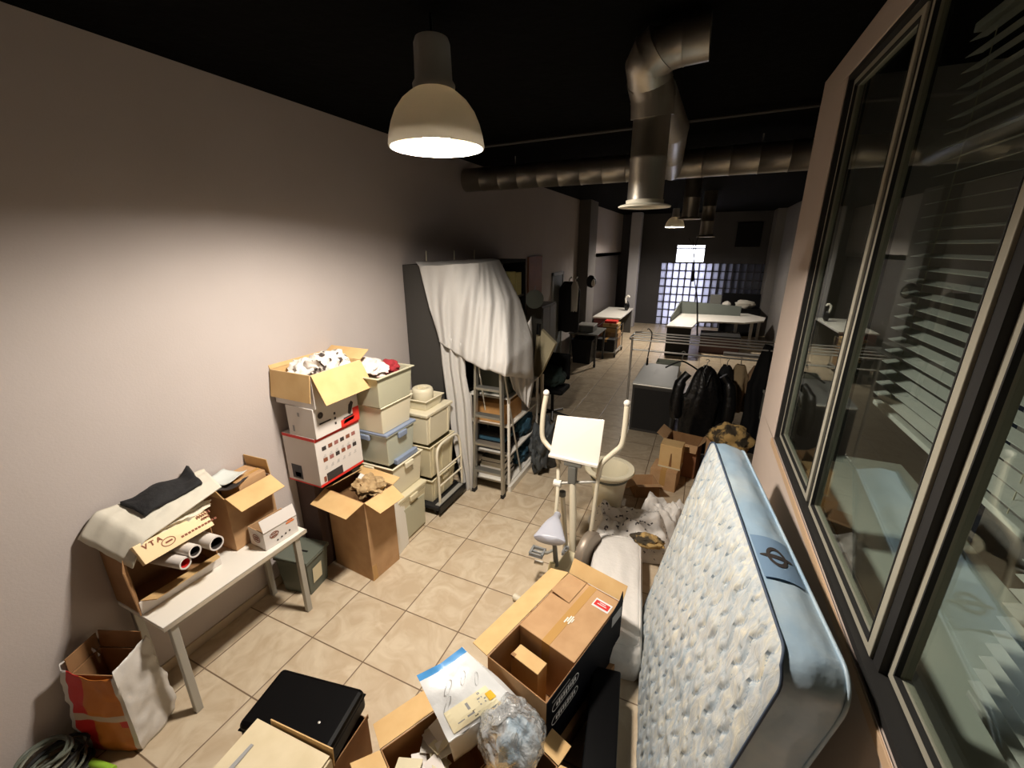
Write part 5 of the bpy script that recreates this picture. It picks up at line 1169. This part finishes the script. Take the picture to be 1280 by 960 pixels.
# front sheet: bottom (q00,q10) to top (q01,q11)
q00 = PZ(561, 928, .46); q10 = PZ(640, 872, .46)
nrm_ = (q10-q00).cross(q01-q00).normalized()
def mf(u, v, off=0.):
    p = lerp(lerp(q00, q10, u), lerp(q01, q11, u), v)
    return p+nrm_*(.035*math.sin(math.pi*u)*math.sin(math.pi*min(1, v*1.1))*(1 if off == 0 else -.8)+.010*nz(u*4, v*4, 2)-off)+Vector((0, 0, .02*abs(u-.5)*2*v))
mbm = mat('mailing_bag_white', S(220, 222, 222), .3, coat=.3, bump=(12, .3)); mbb = mat('mailing_bag_blue', S(74, 146, 206), .35)
def msh(u, v):
    a = u*2; return mf(a, v) if a <= 1 else mf(2-a, v, .035)
MB().grid(msh, 60, 30, 0, lambda u, v: 1 if (v > .90 and u < .5) else 0, closeu=True).obj('bag_body', [mbm, mbb], mbg, smooth=True)
MB().grid(lambda u, v: lerp(mf(u, 0), lerp(mf(u, 0, .035), mf(u, 0), .0)+Vector((.03, .0, -.10)), v)+Vector((0, 0, .01*nz(u*6, v*4))), 24, 8).obj('folded_bottom', mbm, mbg, smooth=True, thick=.002)
MB().grid(lambda u, v: lerp(mf(1, u), mf(1, u)+Vector((.075, .035, -.05))*(math.sin(math.pi*min(1., u*.8+.2))), v)+nrm_*(-.03*v), 20, 8).obj('side_gusset', mbm, mbg, smooth=True, thick=.002)
ub = (q10-q00).normalized(); vb = (q01-q00).normalized()
def decal_on(rects, m, name):
    mb = MB()
    for (u0, v0, u1, v1, *r) in rects:
        mb.add([mf(u0, v0)+nrm_*.003, mf(u1, v0)+nrm_*.003, mf(u1, v1)+nrm_*.003, mf(u0, v1)+nrm_*.003], [(0, 1, 2, 3)], r[0] if r else 0)
    return mb.obj(name, m, mbg)
if nrm_.z < 0: nrm_ = -nrm_
lab_ = MB().grid(lambda u, v: mf(.10+.72*u, .05+.30*v)+nrm_*.003, 8, 5).obj('address_label', mat('label_cream', S(238, 228, 192), .6), mbg)
decal_on([(.35, .12, .46, .145), (.50, .10, .535, .30), (.58, .16, .68, .18), (.58, .20, .70, .22), (.58, .24, .66, .26), (.20, .12, .30, .135), (.40, .20, .44, .30), (.62, .30, .66, .33)], M['ink_grey'], 'lettering')
decal_on([(.44, .075, .49, .16)], M['ink'], 'bar_mark')
MB().grid(lambda u, v: mf(.72+.12*u, .14+.12*v)+nrm_*.0045, 4, 4).obj('yellow_sticker', M['ink_yellow'], mbg)
for (cu, cv, ru, rv) in ((.34, .62, .12, .09), (.62, .62, .10, .08), (.20, .42, .10, .07), (.78, .50, .08, .08)):
    mb = MB(); vs = []
    for k in range(24):
        a = 2*math.pi*k/24
        for s in (1, .88): vs.append(mf(cu+ru*s*math.cos(a)*(.6+.4*abs(math.cos(a))), cv+rv*s*math.sin(a)*.6*(.7+.3*abs(math.sin(2*a)))+.07*math.cos(a))+nrm_*.003)
    mb.add(vs, [(2*k, 2*((k+1) % 24), 2*((k+1) % 24)+1, 2*k+1) for k in range(24)]); mb.obj('outline_print', M['ink_grey'], mbg)
clear = bpy.data.materials.new('clear_film'); clear.use_nodes = True; nt = clear.node_tree; nt.nodes.remove(nt.nodes['Principled BSDF'])
g1 = nt.nodes.new('ShaderNodeBsdfTransparent'); g1.inputs[0].default_value = (.92, .93, .93, 1); g2 = nt.nodes.new('ShaderNodeBsdfGlossy'); g2.inputs['Roughness'].default_value = .09
g4 = nt.nodes.new('ShaderNodeBsdfPrincipled'); g4.inputs['Base Color'].default_value = S(222, 226, 228); g4.inputs['Roughness'].default_value = .25; g4.inputs['Coat Weight'].default_value = .8; g5 = nt.nodes.new('ShaderNodeMixShader'); g5.inputs[0].default_value = .42
nt.links.new(g1.outputs[0], g5.inputs[1]); nt.links.new(g4.outputs[0], g5.inputs[2])
lw = nt.nodes.new('ShaderNodeLayerWeight'); lw.inputs['Blend'].default_value = .2
tcx = nt.nodes.new('ShaderNodeTexCoord'); nn = nt.nodes.new('ShaderNodeTexNoise'); nn.inputs['Scale'].default_value = 14; nn.inputs['Detail'].default_value = 4; nn.inputs['Distortion'].default_value = 1.5; nt.links.new(tcx.outputs['Object'], nn.inputs['Vector'])
bb = nt.nodes.new('ShaderNodeBump'); bb.inputs['Strength'].default_value = .9; bb.inputs['Distance'].default_value = .03; nt.links.new(nn.outputs['Fac'], bb.inputs['Height'])
nt.links.new(bb.outputs[0], g4.inputs['Normal']); nt.links.new(bb.outputs[0], g2.inputs['Normal']); nt.links.new(bb.outputs[0], lw.inputs['Normal'])
g3 = nt.nodes.new('ShaderNodeMixShader'); nt.links.new(lw.outputs['Facing'], g3.inputs[0]); nt.links.new(g5.outputs[0], g3.inputs[1]); nt.links.new(g2.outputs[0], g3.inputs[2]); nt.links.new(g3.outputs[0], nt.nodes['Material Output'].inputs[0])
bc_ = PZ(640, 925, .42)
stand = thing('cardboard_carton', 'brown carton under the clear plastic bag at the bottom edge', 'box', (bc_.x+.03, bc_.y-.02, 0), R_(70))
carton(stand, .30, .26, .26, M['card_dark'], {'-y': (95, .12), '+x': (80, .1)}, fmat=M['card_light'], inner=M['card_dark'])
heap('plastic_bag', 'clear plastic bag at the bottom edge of the photo, holding blue-white film', 'bag', (bc_.x, bc_.y, .42), (.15, .15, .19), clear, .22, 1.7, 81, sub=5)
heap('plastic_film', 'crumpled blue-white film inside the clear plastic bag', 'film', (bc_.x+.03, bc_.y+.0, .39), (.09, .10, .13), mat('blue_film', S(166, 200, 224), .25, coat=.5, bump=(12, .6), var=(6, S(206, 212, 216), .42, .6)), .35, 2., 83)
single(MB().box((-.36, 1.22, .0), (-.28, 1.34, .26)), 'cardboard_piece', M['card_light'], 'small pale cardboard block beside the clear plastic bag', 'cardboard', (-.32, 1.28, 0), bevel=.012)

bx = thing('black_box', 'low black box on the floor between the black-printed carton and the leaning mattress', 'box', (-.205, 1.56, 0), R_(8))
MB().box((-.075, -.38, 0), (.075, .36, .24)).obj('box_body', M['casem'], bx, world=False, bevel=.008)
MB().box((-.079, -.384, .19), (.079, .364, .247)).obj('lid', M['casem'], bx, world=False, bevel=.008)

# ------------------------------------------------------------------ black case on carton and beige carton at the bottom left
corner = [PZ(355, 831, .42), PZ(458, 858, .42), PZ(302, 897, .42)]
o = corner[0]; e1 = (corner[1]-o); W1 = e1.length; an = math.atan2(e1.y, e1.x)
kb = thing('cardboard_carton', 'brown carton under the black case in the foreground', 'box', (o.x+.30, o.y-.10, 0), an-.12)
carton(kb, .46, .27, .262, M['card_dark'], {'+x': (2, .028)}, inner=M['card_dark'])
kc = thing('black_case', 'black rectangular case lying on a carton in the foreground', 'case', (o.x+e1.x/2+.03, o.y+e1.y/2-.16, .292), an)
MB().hexa([(-.25, -.15, 0), (.25, -.15, 0), (.25, .15, 0), (-.25, .15, 0), (-.25, -.15, .13), (.25, -.15, .13), (.25, .15, .13), (-.25, .15, .13)]).obj('case_body', M['casem'], kc, world=False, bevel=.022)
MB().hexa([(-.252, -.152, .085), (.252, -.152, .085), (.252, .152, .085), (-.252, .152, .085), (-.252, -.152, .089), (.252, -.152, .089), (.252, .152, .089), (-.252, .152, .089)]).obj('lid_seam', M['casem'], kc, world=False)
MB().lathe([(0, .003), (.006, .002), (.007, 0)], (.13, -.05, .13), 12).obj('stud', M['chrome'], kc, world=False)
bb_ = thing('cardboard_carton', 'beige carton with folded-in flap and small dark marks at the bottom left edge', 'box', (-1.44, .62, 0), R_(3))
MB().box((-.222, -.22, 0), (.222, .19, .49)).obj('box_body', M['card_beige'], bb_, world=False, bevel=.004)
MB().slab((-.215, -.21, .492), (.215, -.21, .492), (.215, .188, .50), (-.215, .188, .50), .005).obj('flap', M['card_beige'], bb_, world=False)
MB().slab((-.14, .193, .43), (.222, .196, .43), (.222, .203, .53), (-.14, .20, .52), .005).obj('flap', M['card_light'], bb_, world=False)
MB().slab((-.16, -.18, .5035), (-.125, -.18, .5035), (-.13, .10, .5045), (-.145, .10, .5045), .001).obj('slit', M['ink_grey'], bb_, world=False)
decal([(.03, .0, .038, .05), (.03, .042, .06, .05), (.052, .0, .06, .05), (.07, .01, .095, .018), (.07, .01, .078, .05)], MTX[bb_.name] @ Vector((.0, -.02, .503)), MTX[bb_.name].to_3x3() @ Vector((1, 0, 0)), MTX[bb_.name].to_3x3() @ Vector((0, 1, 0)), M['ink'], 'print', bb_)

# ------------------------------------------------------------------ far desk
DZ = .74
p = lambda u, v: PZ(u, v, DZ)
dk = thing('l_desk', 'white L-shaped desk with grey privacy screen in front of the glass block wall', 'desk', (.0, 10.6, 0))
outl = [p(833, 407), p(850, 391), p(868, 389.5), p(935, 392), p(957, 397), p(955, 401), p(930, 403.5), p(893, 402), p(872, 402), p(865, 409)]
n = len(outl)
MB().add([q-Vector((0, 0, .035)) for q in outl]+outl, [tuple(range(n))[::-1], tuple(range(n, 2*n))]+[(k, (k+1) % n, n+(k+1) % n, n+k) for k in range(n)]).obj('desk_top', M['laminate'], dk)
f0, f1 = p(833, 407), p(865, 409)
MB().slab(Vector((f0.x+.02, f0.y+.03, 0)), Vector((f1.x-.01, f1.y+.03, 0)), Vector((f1.x-.01, f1.y+.03, .70)), Vector((f0.x+.02, f0.y+.03, .70)), .03).obj('front_panel', M['rubber'], dk)
s0, s1, s2 = p(838, 402), p(850, 391.5), p(925, 395)
gsc = mat('screen_grey', S(96, 102, 96), .8)
MB().slab(s0, s1, s1+Vector((0, 0, .36)), s0+Vector((0, 0, .12)), .03).obj('privacy_screen', gsc, dk)
MB().slab(s1, s2, s2+Vector((0, 0, .26)), s1+Vector((0, 0, .36)), .03).obj('privacy_screen', gsc, dk)
for (u, v) in ((921, 403), (941, 402)):
    q = p(u, v); MB().box((q.x-.035, q.y+.1, 0), (q.x+.035, q.y+.17, .705)).obj('leg', M['steel'], dk)
q = p(950, 396); MB().box((q.x-.035, q.y-.1, 0), (q.x+.035, q.y-.03, .705)).obj('leg', M['steel'], dk)
t = thing('filing_box', 'dark box under the L-shaped desk', 'box', (.3, 12.0, 0)); MB().box((0.0, 11.6, 0), (.9, 12.3, .42)).obj('box_body', mat('dark_red_box', S(84, 58, 56), .7), t, bevel=.01); MB().box((-.01, 11.59, .42), (.91, 12.31, .46)).obj('lid', M['rubber'], t, bevel=.005)
t = thing('sideboard', 'black cabinet with high back behind the L-shaped desk', 'cabinet', (1.1, 14.7, 0))
MB().box((.48, 14.35, 0), (1.51, 14.95, .78)).obj('cabinet_body', M['blackm'], t, bevel=.01); MB().box((.46, 14.33, .78), (1.515, 14.97, .81)).obj('cabinet_top', M['black'], t); MB().box((.48, 14.93, .81), (1.51, 14.97, 1.20)).obj('back_board', M['blackm'], t)
single(MB().blob((1.08, 14.55, .92), (.26, .17, .13), .25, 2, 91, 3, .815), 'folded_linen', M['cloth_cream'], 'folded pale linen on the black cabinet behind the L-shaped desk', 'cloth', (1.08, 14.55, .815), smooth=True)
single(MB().blob((.60, 14.5, .90), (.12, .1, .10), .1, 2, 92, 3, .815), 'white_pot', M['white'], 'small white round pot on the black cabinet, beside the linen', 'pot', (.60, 14.5, .815), smooth=True)
t = thing('monitor', 'dark screen standing on the L-shaped desk behind the privacy screen', 'screen', (.75, 13.75, DZ)); MB().box((.12, 13.86, DZ+.12), (.42, 13.90, DZ+.50)).obj('screen', M['midgrey'], t, bevel=.008); MB().box((.22, 13.84, DZ), (.32, 13.92, DZ+.13)).obj('stand', M['black'], t)
# ------------------------------------------------------------------ light
w = bpy.data.worlds.new('world'); scene.world = w; w.use_nodes = True
w.node_tree.nodes['Background'].inputs[0].default_value = (.05, .055, .07, 1); w.node_tree.nodes['Background'].inputs[1].default_value = .2
vs = scene.view_settings
scene.display_settings.display_device = 'sRGB'; vs.view_transform = 'Standard'; vs.look = 'None'; vs.exposure = EXPO; vs.gamma = 1.0; vs.use_curve_mapping = False
cy = scene.cycles
cy.max_bounces = 8; cy.diffuse_bounces = 5; cy.glossy_bounces = 4; cy.transparent_max_bounces = 12; cy.transmission_bounces = 6
cy.use_denoising = True; cy.sample_clamp_indirect = 6; cy.caustics_reflective = False; cy.caustics_refractive = False
